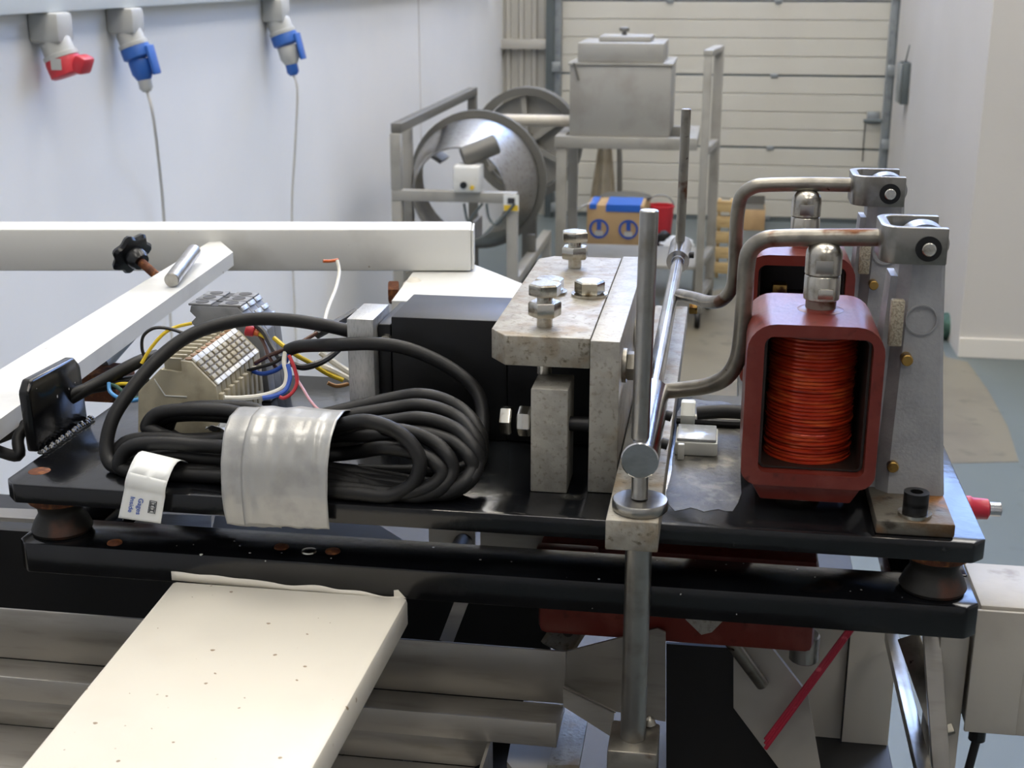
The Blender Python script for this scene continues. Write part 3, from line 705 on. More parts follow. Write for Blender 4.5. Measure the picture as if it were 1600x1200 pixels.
for (u, v, rt) in ((921, 462, .1), (858, 458, .4)):
    q = R(u, v, z=90)
    w_ = t.part('washer', B().cyl((q.x, q.y, 90.1), (q.x, q.y, 91.8), 11.5, None, 24), M['bolt'])
    t.part('head', B().hexa((q.x, q.y, 91.9), (0, 0, 1), 16.5, 8, rt), M['bolt'], under=w_)
for (yy, zz) in ((62, 70), (165, 62)):
    w_ = t.part('washer', B().cyl((356.2, yy, zz), (358.5, yy, zz), 10, None, 20), M['lever'])
    t.part('nut', B().hexa((358.6, yy, zz), (1, 0, 0), 15, 7), M['lever'], under=w_)
t.done()
t = Thing('adjuster_post', 'small square aluminium post under the bracket with cross bolt', 'post')
t.part('body', B().box(307, 328, 35, 66, .2, 62, .8), M['alu'])
q = R(800, 657, y=46)
t.part('thread', B().cyl((q.x + 3, 46, q.z), (339, 46, q.z), 4.3, None, 14), M['cap_screw'])
t.part('nut', B().hexa((298.5, 46, q.z), (1, 0, 0), 15, 7.5, .5), M['bolt'])
t.part('head', B().hexa((288.5, 46, q.z), (1, 0, 0), 15, 6.5, .1), M['bolt'])
t.done()

# ------------------------------------------------------------------ long bar, post and rod linkage
t = Thing('cross_bar', 'long dirty aluminium bar overhanging the front edge of the plate', 'bar')
t.part('bar', B().box(356.5, 383.5, -39, 425, .4, 17, .8), M['alu_dirty'])
q = R(1074, 556, x=384)
t.part('bolt_head', B().hexa((384, q.y, 9), (1, 0, 0), 12, 7), M['bolt_brass'])
t.done()
LX, LZ = 372.3, 45.5
t = Thing('support_post', 'thick round steel post hanging from the bar into a small block', 'post')
PYC = -22.0
t.part('post', B().cyl((LX + .6, PYC, -118), (LX + .6, PYC, -.2), 7, None, 28), M['steel_satin'])
t.part('collar', B().lathe([(8, 17.2), (14, 17.2), (14.6, 18), (14.6, 22), (14, 22.8), (5, 22.8)], (LX + .6, PYC, 0), seg=32), M['steel_satin'])
t.part('neck', B().cyl((LX + .3, PYC, 23), (LX, PYC + 2, 37), 4.3, None, 20), M['steel_satin'])
t.done()
t = Thing('clamp_block', 'small square steel clamp block with set screw at the foot of the post', 'block')
t.part('block', B().box(360, 387, -38, -6, -152, -118.2, 1.2), M['lever'])
t.part('set_screw', B().cyl((373, -38.2, -136), (373, -40, -136), 4, None, 14), M['cap_screw'])
t.part('weld', B().lathe([(0, 0), (4, 1), (3, 4), (.2, 6)], (381, -9, -118), seg=10), M['lever'])
t.done()
t = Thing('link_shaft', 'bright round shaft with end bosses and two upright rods', 'shaft')
b1 = t.part('front_boss', B().cyl((LX, -27, LZ), (LX, 88, LZ), 9.8, None, 36, .6), M['steel'])
t.part('rod', B().cyl((LX, 88.2, LZ), (LX, 468, LZ), 5.2, None, 28), M['steel'])
o_ = [(LX + 9.8 * math.cos(2 * math.pi * i / 32), LZ + 9.8 * math.sin(2 * math.pi * i / 32)) for i in range(32)]
i_ = [(LX + 5.5 * math.cos(2 * math.pi * i / 32), LZ + 5.5 * math.sin(2 * math.pi * i / 32)) for i in range(32)]
b2 = t.part('rear_boss', B().ring_prism(o_, i_, 'y', 468.5, 540), M['steel'])
z1 = R(1015, 328, y=-18).z
t.part('upright_rod', B().cyl((LX - .6, -18, LZ + 9), (LX + .5, -18, z1), 4.7, None, 24, .5), M['steel_satin'])
z2 = R(1070, 170, y=515).z
t.part('upright_rod', B().cyl((LX, 515, LZ + 9), (LX + 1, 515, z2), 4.2, None, 24, .5), M['lever'])
t.part('grub_screw', B().cyl((LX + 8.5, 14, LZ - 4), (LX + 12.5, 14, LZ - 5), 3, None, 12), M['cap_screw'], under=b1)
t.part('grub_screw', B().cyl((LX + 8.5, 62, LZ - 4), (LX + 12.5, 62, LZ - 5), 3, None, 12), M['cap_screw'], under=b1)
t.part('grub_screw', B().cyl((LX + 8.5, 500, LZ), (LX + 13, 500, LZ), 3, None, 12), M['cap_screw'], under=b2)
t.done()

# ------------------------------------------------------------------ coil units, cast brackets, bent levers
def rrect(x0, x1, z0, z1, r, n=6, rb=None):
    rb = r if rb is None else rb; out = []
    for (cx_, cz_, a0, rr) in ((x1 - r, z1 - r, 0, r), (x0 + r, z1 - r, 90, r), (x0 + rb, z0 + rb, 180, rb), (x1 - rb, z0 + rb, 270, rb)):
        for i in range(n + 1):
            a = math.radians(a0 + 90 * i / n); out.append((cx_ + rr * math.cos(a), cz_ + rr * math.sin(a)))
    return out
UC = 57.0
def magnet(dy, label, coil_top, full=True):
    y0, y1 = 20 + dy, 93 + dy
    t = Thing('electromagnet', label, 'electromagnet', 'electromagnets on the plate')
    b = B().ring_prism(rrect(424.5, 495.5, 18, 108.3, 15, 6, 9), rrect(433.5, 489.5, 25.5, 101.5, 5, 6, 4), 'y', y0, y1)
    bmesh.ops.bevel(b.bm, geom=[e for e in b.bm.edges if len(e.link_faces) == 2 and e.calc_face_angle(0) > 1.2], offset=1.0, segments=2, affect='EDGES')
    fr = t.part('frame', b, M['red'])
    li = B().ring_prism(rrect(433.8, 489.2, 25.8, 101.2, 4.8, 6, 3.8), rrect(435.2, 487.8, 27, 100, 4, 6, 3), 'y', y0 + 7, y1 - 2)
    t.part('shade_liner', li, M['dark'], under=fr)  # dark lining added as painted shade inside the red frame
    t.part('foot', B().prism([(430, 18.2), (490, 18.2), (484, 8), (436, 8)], 'y', y0 + 5, y1 - 5, .8), M['red'])
    t.part('stem', B().lathe([(12, 0), (12, 7.9)], (460, UC + dy, .1), seg=24), M['lever'])
    # winding: stacked turns of enamelled wire
    n = 34; prof = []; z = 24.5; zt_ = coil_top; h = (zt_ - z) / n
    prof.append((20, z - .3))
    for i in range(n):
        rr = 24.0 + random.uniform(-.5, .45)
        prof += [(rr - .75, z + .02 * h), (rr, z + .3 * h), (rr, z + .7 * h), (rr - .75, z + .98 * h)]; z += h
    prof.append((20, zt_ + .3))
    cl = t.part('winding', B().lathe(prof, (461, UC - 2 + dy, 0), seg=48), M['enamel'])
    t.part('bobbin_cheek', B().cyl((461, UC - 2 + dy, coil_top + .5), (461, UC - 2 + dy, coil_top + 2.5), 25.5, None, 40), M['red'], under=cl)
    t.part('core', B().box(434, 489, UC + 22 + dy, y1 - 6, 26, 101, 1), M['dark'])
    if not full:
        t.part('brass_lug', B().box(444, 454, UC - 8 + dy, UC + 4 + dy, coil_top + 2.6, coil_top + 12, 1), M['bolt_brass'])
        t.part('lead_tag', B().box(436, 470, UC - 2 + dy, UC + 8 + dy, 97, 99, .5), M['film'])
    # stud, lock nut and domed nut
    cx_ = 463.6; yy = UC + dy
    t.part('weld_ring', B().lathe([(11.5, 108.2), (12.5, 108.4), (12, 108.6), (9, 109.6)], (cx_, yy, 0), seg=24), M['red'])
    s_ = t.part('stud', B().cyl((cx_, yy, 107), (cx_, yy, 116), 8.3, None, 24), M['lever'])
    t.part('lock_nut', B().lathe([(9.0, 114), (9.7, 114.7), (9.7, 127), (9.2, 127.7)], (cx_, yy, 0), seg=32), M['stud'])
    dome = [(9.2, 128), (9.8, 128.6), (9.8, 139)] + [(9.8 * math.cos(a) + .0, 139 + 7.2 * math.sin(a)) for a in [i * math.pi / 2 / 7 for i in range(1, 7)]] + [(.5, 146.3)]
    dn = t.part('domed_nut', B().lathe(dome, (cx_, yy, 0), seg=32), M['stud'])
    t.part('spanner_flat', B().box(cx_ - 4.5, cx_ + 4.5, yy - 10.1, yy - 8.4, 130, 137, .3), M['steel_satin'], under=dn)
    t.part('spanner_flat', B().box(cx_ - 2.5, cx_ + 5.5, yy - 10.0, yy - 8.4, 116, 121.5, .3), M['bolt'], under=dn)
    t.done()
DY = 181.0
magnet(0, 'red framed electromagnet with copper red winding, at the plate front edge', 97.5)
magnet(DY, 'red framed electromagnet half hidden behind the one at the plate front edge', 70, False)
def cast_bracket(dy, where):
    t = Thing('cast_bracket', 'tall tapered cast aluminium bracket standing beside ' + where, 'bracket', 'cast brackets')
    # foot
    t.part('foot', B().box(496, 536.5, 4 + dy, 100 + dy, .2, 8, 1.2), M['foot'])
    # tapering column: rings from bottom to top
    rings = []
    for z, xl, xr, y0, y1 in ((8.1, 500, 536.5, 44, 92), (30, 500, 534.5, 46, 90), (75, 501.5, 530.5, 49, 84), (118, 503, 527.5, 51, 78), (139, 503.5, 526.5, 52, 76)):
        rings.append([(xl, y0 + 6 + dy, z), (xl + 6, y0 + dy, z), (xr - 2, y0 + dy, z), (xr, y0 + 2 + dy, z), (xr, y1 + dy, z), (xl, y1 + dy, z)])
    t.part('column', B()._faces([[Vector(p) for p in r] for r in rings]), M['alu_cast'])
    t.part('rib', B()._faces([[Vector((xa_, ya_ + dy, z_)) for xa_, ya_ in ((493.5 + k_, 52 + k_), (505, 52 + k_), (505, y2_), (493.5 + k_, y2_))] for z_, k_, y2_ in ((8.2, 0, 92), (60, 2.5, 86), (128, 6, 78))]), M['alu_cast'])
    z0, z1 = (R(1400, 540, y=47).z, R(1400, 468, y=47).z)
    t.part('machined_pad', B().box(499.5, 506.5, 44.5 + dy, 50 + dy, z0, z1, .8), M['alu_rough'])
    q = R(1440, 500, y=49)
    t.part('casting_mark', B().ring_prism([(q.x + 8.4 * math.cos(2 * math.pi * i / 32), q.z + 8.4 * math.sin(2 * math.pi * i / 32)) for i in range(32)], [(q.x + 7.7 * math.cos(2 * math.pi * i / 32), q.z + 7.7 * math.sin(2 * math.pi * i / 32)) for i in range(32)], 'y', 48.6 + dy, 51.5 + dy), M['alu_cast'])
    for (u, v) in ((1416, 560), (1394, 726)):
        q = R(u, v, y=47)
        t.part('screw', B().cyl((q.x, 50 + dy, q.z), (q.x, 42 + dy, q.z), 3.1, None, 14, .4), M['bolt_brass'])
    q = R(1429, 805, z=8)
    w_ = t.part('washer', B().cyl((q.x, q.y + dy, 8.1), (q.x, q.y + dy, 10), 8.8, None, 24), M['bolt'])
    o_ = [(q.x + 6.6 * math.cos(2 * math.pi * i / 24), q.y + dy + 6.6 * math.sin(2 * math.pi * i / 24)) for i in range(24)]
    i_ = [(q.x + 3.4 * math.cos(2 * math.pi * (i // 4 * 4) / 24), q.y + dy + 3.4 * math.sin(2 * math.pi * (i // 4 * 4) / 24)) for i in range(24)]
    i_ = [(q.x + 3.4 * math.cos(2 * math.pi * i / 24), q.y + dy + 3.4 * math.sin(2 * math.pi * i / 24)) for i in range(24)]
    c_ = t.part('cap_screw', B().ring_prism(o_, i_, 'z', 14, 21.5), M['cap_screw'])
    t.part('screw_body', B().cyl((q.x, q.y + dy, 10.1), (q.x, q.y + dy, 16), 6.6, None, 24), M['cap_screw'], under=c_)
    t.done()
cast_bracket(0, 'the coil at the plate front edge')
cast_bracket(DY, 'the half hidden rear coil')
def lever(dy, pts, label):
    t = Thing('bent_lever', label, 'lever', 'bent levers with clevis heads')
    t.part('rod', B().tube(pts, 4.8, 16, 6), M['lever'])
    # clevis: U-shaped head, open to the right
    x0, x1, y0, y1, w = 491.0, 524.5, 38 + dy, 80 + dy, 5.0
    o = []; i = []
    def arc(cx_, cy_, r, a0, a1, n=6): return [(cx_ + r * math.cos(math.radians(a0 + (a1 - a0) * k / n)), cy_ + r * math.sin(math.radians(a0 + (a1 - a0) * k / n))) for k in range(n + 1)]
    poly = [(x1, y0)] + [(x1, y0 + w)] + arc(x0 + w + 5, y0 + w + 5, 5, 270, 180) + arc(x0 + w + 5, y1 - w - 5, 5, 180, 90) + [(x1, y1 - w), (x1, y1)] + arc(x0 + 10, y1 - 10, 10, 90, 180) + arc(x0 + 10, y0 + 10, 10, 180, 270)
    t.part('clevis', B().prism(poly, 'z', 138.5, 158, .8), M['clevis'])
    px, pz = 514.8, 147.2
    t.part('pin', B().cyl((px, y0 - 3.2, pz), (px, y1 + 3, pz), 3.6, None, 20, .5), M['bolt'])
    t.part('bush', B().cyl((px, y0 - .9, pz), (px, y0 - .1, pz), 6.6, None, 28), M['cap_screw'])
    o_ = [(px + 12.5 * math.cos(2 * math.pi * k / 32), pz + 10.5 * math.sin(2 * math.pi * k / 32)) for k in range(32)]
    i_ = [(px + 3.8 * math.cos(2 * math.pi * k / 32), pz + 3.8 * math.sin(2 * math.pi * k / 32)) for k in range(32)]
    t.part('roller', B().ring_prism(o_, i_, 'y', y0 + w + 8, y1 - w - 8), M['steel_satin'])
    t.done()
yc = 59.0
lv1 = C((1036, 611, 92), (1072, 608, 86), (1108, 602, 78), (1136, 588, 70), (1152, 562, 66), (1158, 530, 64), (1163, 470, 62), (1166, 420, 61), (1172, 392, 60), (1192, 376, yc), (1220, 372, yc), (1300, 371, yc), (1384, 371, yc))
lever(0, lv1, 'bent steel lever whose clevis sits above the front coil bracket')
y2 = yc + DY
lv2 = C((1062, 461, 330), (1085, 466, 310), (1108, 472, 288), (1128, 469, 270), (1143, 450, 258), (1148, 420, 252), (1150, 370, 248), (1153, 330, 245), (1160, 305, 243), (1178, 292, y2), (1200, 289, y2), (1260, 288, y2), (1332, 289, y2))
lever(DY, lv2, 'bent steel lever whose clevis sits above the rear coil bracket')

# ------------------------------------------------------------------ parts behind the bar: gland, cable, terminal box
t = Thing('cable_gland', 'white nylon cable gland on a small clear connector block', 'gland')
q = R(1082, 690, z=6)
t.part('block', B().box(386, 412, q.y - 10, q.y + 20, .2, 9, 1.2), M['nylon'])
t.part('lid', B().box(387, 411, q.y - 9, q.y + 19, 9.1, 11, .6), M['film'])
t.part('nut', B().hexa((388, q.y + 30, 15), (1, 0, 0), 15, 9), M['nylon'])
t.part('tag', B().box(388, 392, q.y - 18, q.y - 14.2, .2, 10, .5), M['nylon'])
t.done()
g = Vector((398, q.y + 30, 15))
single('gland_cable', 'short black cable leaving the nylon gland towards the coil', 'cable', B().tube([g, g + Vector((20, 0, 2)), g + Vector((38, -6, 2)), g + Vector((47, -22, -2)), g + Vector((52, -40, -9)), g + Vector((56, -50, -10.3))], 4.6, 12), M['rubber'])
g = R(1120, 655, y=168)
single('tan_wire', 'pale tan wire lying across the plate behind the gland cable', 'wire', B().tube([(g.x - 22, 180, 2), (g.x + 10, 178, 2), (g.x + 60, 182, 2)], 1.8, 8), M['wwhite'])
single('flat_cable', 'thin black cable lying across the plate behind the coil', 'cable', B().tube([(g.x - 26, 168, 3), (g.x + 10, 166, 3), (g.x + 60, 170, 3)], 2.8, 8), M['rubber'])
t = Thing('red_connector', 'red plastic connector with metal tip on the plate end', 'connector')
q0 = Vector((PX + .2, 72, -9))
t.part('sleeve', B().lathe([(7.2, 0), (7.2, 3), (6.4, 4), (6, 12.5), (5.2, 13)], q0, (1, 0, 0), 20), M['red_pl'])
t.part('tip', B().cyl(q0 + Vector((13.1, 0, 0)), q0 + Vector((20, 0, 0)), 4.2, None, 18, .5), M['steel'])
t.done()

# ------------------------------------------------------------------ terminal strips
YT = 82.0
prof = [R(u, v, y=YT) for u, v in ((216, 612), (250, 577), (284, 582), (282, 564), (299, 566), (337, 604), (341, 630))]
prof = [(p.x, p.z) for p in prof]
poly = [(prof[0][0] - 3, .3)] + prof + [(prof[-1][0] + 1, .3)]
t = Thing('terminal_strip', 'row of beige rail terminals with white marker strips on the plate', 'terminal strip')
def shrink(pl, d):
    cx_ = sum(p[0] for p in pl) / len(pl); cz_ = sum(p[1] for p in pl) / len(pl)
    return [(cx_ + (p[0] - cx_) * d, max(.3, cz_ + (p[1] - cz_) * d)) for p in pl]
t.part('end_plate', B().prism(poly, 'y', YT, YT + 2.2, .3), M['beige'])
b = B()
e0, e1, e2 = R(262, 610, y=YT), R(262, 620, y=YT), R(292, 621, y=YT)
b.obox(R(241, 592, y=YT - .4), R(258, 618, y=YT - .4), .6, .6, (0, 1, 0)); b.obox(R(258, 618, y=YT - .4), R(292, 620, y=YT - .4), .6, .6, (0, 1, 0))
t.part('moulded_line', b, M['marker'])
PITCHT = 8.4; NT = 9
tl, tr = Vector((prof[3][0], 0, prof[3][1])), Vector((prof[4][0], 0, prof[4][1]))
sl = Vector((prof[5][0], 0, prof[5][1]))
for k in range(NT):
    ya = YT + 2.6 + k * PITCHT; yb = ya + PITCHT - .7
    body = t.part('terminal', B().prism(shrink(poly, .985), 'y', ya, yb - 1.6, .2).prism(shrink(poly, .93), 'y', yb - 1.7, yb, .1), M['beige'])
    ym = (ya + yb) / 2
    c_ = tl.lerp(tr, .35)
    t.part('screw', B().lathe([(2.9, 0), (2.9, .5), (.3, .5)], (c_.x + 1, ym, c_.z - .1), (-.1, 0, 1), 14), M['terminal_screw'], under=body)
    # wire entry slots on the slope and white markers along its two edges
    dn = (sl - tr).normalized(); nr = Vector((-dn.z, 0, dn.x)); nr = nr if nr.z > 0 else -nr; L_ = (sl - tr).length
    def onslope(s0, s1, h): return [Vector((0, 0, 0)) + tr + dn * s0 + nr * h, tr + dn * s1 + nr * h]
    t.part('marker', B().obox(Vector((tr.x, ya + .4, tr.z)) + nr * .6, Vector((tr.x, yb - .1, tr.z)) + nr * .6, 3.6, 1.2, nr, .2), M['marker'], under=body)
    e_ = sl - dn * 1.5
    t.part('marker', B().obox(Vector((e_.x, ya + .4, e_.z)) + nr * .6, Vector((e_.x, yb - .1, e_.z)) + nr * .6, 3.2, 1.2, nr, .2), M['marker'], under=body)
    ca_ = tr + dn * (L_ * .12); cb_ = tr + dn * (L_ * .84)
    t.part('recess_shade', B().obox(Vector((ca_.x, ym, ca_.z)) + nr * .3, Vector((cb_.x, ym, cb_.z)) + nr * .3, PITCHT - .8, .5, nr), M['beige_dark'], under=body)  # dark slab stands in for the shade between the ribs
    for s_ in range(4):
        p_ = tr + dn * (L_ * (.17 + .19 * s_)) + nr * .9
        t.part('slot_rib', B().obox(Vector((p_.x, ya + .9, p_.z)), Vector((p_.x, yb - 1.2, p_.z)), 3.0, 1.8, nr, .3), M['beige'], under=body)
    lw = Vector((prof[1][0] + 4, 0, prof[1][1]))
    t.part('entry_funnel', B().box(lw.x - 2.5, lw.x + 9, ya + .5, ya + 3, lw.z - 3, lw.z + 6.5, .4), M['beige'], under=body)
    t.part('entry_funnel', B().box(prof[6][0] - 3, prof[6][0] + 2.2, ya + .8, yb - 2.4, prof[6][1] - 14, prof[6][1] + 5, .5), M['beige'], under=body)
t.part('end_clamp', B().prism(shrink(poly, .92), 'y', YT + 2.6 + NT * PITCHT + .2, YT + 2.6 + NT * PITCHT + 7, .3), M['beige'])
t.done()
# grey block behind
YG = 172.0
g0, g1, g2 = R(298, 478, y=YG), R(371, 480, y=YG), R(405, 494, y=YG + 20)
xg0, xg1, zg = g0.x, g1.x, g0.z
t = Thing('terminal_block', 'dark grey three pole terminal block behind the beige terminals', 'terminal block')
yb_ = R(323, 457, z=zg).y
wd_ = (yb_ - YG) / 3
for k in range(3):
    ya = YG + k * wd_; yb = ya + wd_ - .5
    pg = [(xg0 + 4, .3), (xg0 + 4, zg - 16), (xg0 - 1, zg - 12), (xg0 + 3, zg - 8), (xg0 - 1, zg - 4), (xg0, zg), (xg1, zg), (xg1 + 16, zg - 18), (xg1 + 20, .3)]
    body = t.part('pole', B().prism(pg, 'y', ya, yb, .4), M['grey_pl'])
    for fx in (.18, .5, .82):
        cx_ = xg0 + (xg1 - xg0) * fx
        if fx == .5: t.part('slot', B().box(cx_ - 6.5, cx_ + 6.5, ya + .8, yb - .8, zg + .02, zg + .5), M['grey_dk'], under=body)
        else:
            t.part('rim', B().box(cx_ - 8, cx_ + 8, ya + .6, yb - .6, zg + .02, zg + 1.6, .4), M['grey_pl'], under=body)
            t.part('hole', B().lathe([(4.6, 0), (4.6, .3), (.2, .3)], (cx_, (ya + yb) / 2, zg + 1.62), seg=16), M['grey_dk'], under=body)
    for q in range(3):
        p0 = Vector((xg1 + 2 + q * 5, 0, zg - 1.5 - q * 5.6))
        t.part('louvre', B().obox(Vector((p0.x, ya + 1.5, p0.z)), Vector((p0.x + 1, yb - 1.5, p0.z)), 3.5, 2.2, (.75, 0, .66), .3), M['film'], under=body)
t.done()

# ------------------------------------------------------------------ black cables
RC = 4.2
single('signal_cable', 'thick black cable arching over the terminals from the load cell to the bundle', 'cable', B().tube(CC((545, 517, 112), (505, 508, 112), (450, 500, 112), (390, 499, 108), (330, 511, 98), (285, 531, 86), (240, 568, 70), (203, 612, 54), (176, 655, 42), (166, 700, 33), (176, 738, 27), (205, 760, 24), (250, 768, 24), (330, 766, 26)), RC, 14), M['rubber'])
single('load_cable', 'thick black cable dropping in front of the load cell into the bundle', 'cable', B().tube(CC((449, 548, 125), (470, 541, 122), (520, 539, 102), (580, 537, 98), (630, 543, 98), (680, 562, 98), (722, 588, 96), (747, 616, 92), (755, 655, 82), (748, 700, 66), (720, 735, 52), (640, 745, 44), (560, 742, 40)), RC, 14), M['rubber'])
for i, pts in enumerate(([(-20, 690, 95), (40, 665, 92), (105, 625, 100), (160, 595, 118), (215, 566, 135), (245, 556, 150)], [(-15, 700, 70), (28, 712, 66), (30, 680, 74), (70, 640, 88), (120, 612, 104), (180, 600, 124), (230, 590, 140)])):
    single('lead_cable', ('black supply cable passing the upright lug towards the terminals', 'brownish black cable curling round below the upright lug')[i], 'cable', B().tube(C(*pts), 4.4 if i == 0 else 3.8, 12), M['rubber'])

def loop(ur, ul, vt, vb, yt, yb, yl, vtl, vbl, tap):
    """one flattened turn of the bundle: right lobe, through the tape, left lobe"""
    um = 440; h = vb - vt; ym = (yt + yb) / 2
    return [(um, tap[0], 22 + tap[2]), (ur - 150, vt + (.12 * h if ur < 700 else .05 * h), yt + (18 if ur < 720 else 0)), (ur - 88, vt, yt), (ur - 36, vt + .13 * h, yt), (ur - 7, vt + .36 * h, ym + 2), (ur, vt + .58 * h, ym), (ur - 14, vt + .81 * h, yb + 2), (ur - 48, vb - .03 * h, yb), (ur - 92, vb, yb), (ur - 150, vb - .12 * h, yb + 2),
            (um, tap[1], 16 + tap[2]), (ul + 130, vbl, yl - 3), (ul + 50, vbl - 3, yl - 3), (ul + 8, vbl - 18, yl - 1), (ul, (vtl + vbl) / 2, yl), (ul + 18, vtl + 6, yl + 2), (ul + 70, vtl, yl + 3), (ul + 140, vtl + 5, yl + 3)]
t = Thing('cable_bundle', 'coiled black cable bundle strapped to the plate with silver tape', 'cable bundle')
loops = [loop(656, 186, 658, 782, 14, 6, 22, 692, 752, (700, 748, -6)), loop(706, 196, 672, 782, 24, 9, 30, 702, 760, (690, 756, 0)), loop(746, 230, 654, 776, 36, 14, 44, 640, 690, (676, 735, 8)),
         loop(753, 236, 618, 764, 56, 26, 52, 648, 705, (662, 720, 18)), loop(749, 182, 634, 770, 47, 20, 36, 684, 735, (668, 745, 14)), loop(738, 262, 676, 774, 30, 12, 58, 636, 700, (672, 715, 26)), loop(690, 205, 700, 772, 18, 8, 26, 712, 768, (715, 765, -4))]
for k, lp_ in enumerate(loops):
    pts = []
    for q in C(*lp_):
        if q.z < 4.4: q.z = 4.4 + .1 * k
        pts.append(q)
    t.part('cable_turn', B().tube(pts, RC, 12, 6, closed=True), M['rubber'])
# silver tape over bundle and plate edge
def tapefn(xa, xb, dx, seed, off):
    prof = [(70, 2), (66, 14), (58, 29), (46, 39), (32, 43), (17, 42), (5, 35), (-3, 21), (-5.5, 3), (-4.5, -9), (-3, -16)]
    def f(a, c):
        k = c * (len(prof) - 1); i = min(int(k), len(prof) - 2); fr = k - i
        y = prof[i][0] + (prof[i + 1][0] - prof[i][0]) * fr; z = prof[i][1] + (prof[i + 1][1] - prof[i][1]) * fr
        x = xa + (xb - xa) * a + dx * c
        n = noise.noise(Vector((x * .05 + seed, c * 4, seed))) * 1.4 + noise.noise(Vector((x * .13, c * 1.6 + seed, 2))) * 1.5
        ridge = abs(noise.noise(Vector((x * .11 + seed, c * 1.6, 9)))) ** .5
        n += (1 - ridge) * 1.9 * max(0, min(1, (c - .3) * 3))
        return Vector((x, y - n * .6 - off, z + n * .8 + off))
    return f
t.part('tape', B().grid(tapefn(151, 201, -1.5, 3, 1.6), 34, 44), M['tape'], mod=.35, auto=180)
t.part('tape', B().grid(tapefn(134, 166, 5, 11, .2), 24, 44), M['tape'], mod=.35, auto=180)
# printed flag label on the cable
q00, q10, q11, q01 = [R(u, v, y=yy) for u, v, yy in ((200, 737, -5), (262, 752, -5), (251, 818, -6), (185, 809, -6))]
def lab(s, w, h=0.0):
    p = (q00 * (1 - s) + q10 * s) * (1 - w) + (q01 * (1 - s) + q11 * s) * w
    return p + Vector((0, -h - 1.4 * math.sin(max(0, min(1, w / .35)) * math.pi), 0))
tg = t.part('label_tag', B().grid(lambda s, w: lab(s, w), 10, 20).grid(lambda s, w: q00.lerp(q10, s) + Vector((0, 30 * w, 6 * math.sin(w * math.pi))), 6, 6), M['paper'], mod=.3, auto=180, label='white paper tag with blue print')
def text_part(txt, s_base, w_start, height, length, m):
    cu = bpy.data.curves.new('txt', 'FONT'); cu.body = txt; cu.size = 1.0; cu.offset = .012
    ob = bpy.data.objects.new('txt', cu); col.objects.link(ob)
    me = bpy.data.meshes.new_from_object(ob); b = B()
    xs = [v.co.x for v in me.vertices]; x0, x1 = min(xs), max(xs)
    bm = bmesh.new(); bm.from_mesh(me)
    for v in bm.verts: v.co = lab(s_base + v.co.y * height, w_start + (v.co.x - x0) / (x1 - x0) * length, .55)
    b.join(bm); bpy.data.objects.remove(ob); bpy.data.curves.remove(cu); bpy.data.meshes.remove(me)
    t.part('printed_word', b, m, under=tg, smooth=False)
text_part('Inside', .20, .50, .155, .34, M['ink_blue'])
text_part('Gages', .395, .50, .165, .36, M['ink_blue'])
b = B()
def lq(s0, s1, w0, w1): b.bm.faces.new([b.bm.verts.new(lab(*p, .55)) for p in ((s0, w0), (s1, w0), (s1, w1), (s0, w1))])
lq(.66, .68, .50, .79); lq(.82, .84, .50, .79)
for w in (.50, .535, .655, .775): lq(.68, .82, w, w + .012)
for w in (.55, .67):
    lq(.69, .715, w, w + .095); lq(.785, .81, w, w + .095); lq(.715, .785, w + .035, w + .06)
t.part('printed_logo', b, M['ink_dark'], under=tg, smooth=False)
t.done()

# ------------------------------------------------------------------ loose wires
def wire(name, label, m, r, *pts):
    single(name, label, 'wire', B().tube(C(*pts), r, 8), M[m])
wire('black_wire', 'thin black wire hooping up beside the beige terminals', 'wblack', 1.1, (228, 562, 118), (222, 545, 118), (224, 525, 118), (240, 513, 120), (262, 513, 122), (285, 520, 122), (300, 526, 122))
wire('yellow_wire', 'thin yellow wire running up behind the arching cable', 'yellow', 1.2, (221, 568, 112), (235, 545, 116), (255, 522, 120), (275, 511, 126), (300, 505, 130))
wire('green_wire', 'green and yellow earth wire curl beside the terminals', 'green', 1.3, (168, 600, 118), (180, 603, 112), (192, 612, 106), (206, 622, 100), (218, 622, 96))
wire('light_blue_wire', 'light blue wire curl beside the terminals', 'lblue', 1.3, (170, 598, 108), (172, 612, 104), (186, 622, 98), (202, 626, 96), (218, 624, 94))
wire('yellow_wire', 'short yellow wire end above the blue curl', 'yellow', 1.3, (175, 604, 122), (188, 600, 120), (204, 600, 120))
wire('red_wire', 'red wire hanging from the split cable end', 'wred', 1.2, (452, 556, 118), (460, 575, 112), (464, 597, 106), (457, 613, 100), (444, 622, 96), (437, 620, 96))
wire('red_wire', 'second red wire curving down beside the blue one', 'wred', 1.1, (455, 566, 120), (463, 583, 116), (466, 600, 110))
wire('blue_wire', 'blue wire sagging from the beige terminals to the cable end', 'blue', 1.5, (393, 579, 140), (410, 584, 134), (432, 578, 128), (446, 566, 124), (450, 552, 122))
wire('black_wire', 'short black wire entering the far beige terminal', 'wblack', 1.2, (384, 580, 138), (405, 574, 134), (430, 566, 128), (448, 553, 124))
wire('brown_wire', 'dark brown wire from terminals up to the cable end', 'brown', 1.4, (399, 568, 142), (420, 556, 138), (440, 548, 130), (470, 535, 140), (495, 520, 150))
wire('brown_wire', 'dark brown wire dropping from the red sleeve', 'brown', 1.3, (402, 520, 152), (412, 535, 146), (420, 556, 138), (432, 575, 130))
wire('black_wire', 'thick black wire dropping past the red sleeve', 'wblack', 1.9, (400, 508, 150), (413, 520, 146), (424, 540, 140), (437, 560, 132))
wire('white_wire', 'white wire bending from the cable end to the front terminal', 'wwhite', 1.6, (446, 550, 122), (444, 566, 118), (448, 585, 112), (444, 603, 106), (428, 613, 100), (405, 619, 96), (375, 622, 90), (350, 622, 84))
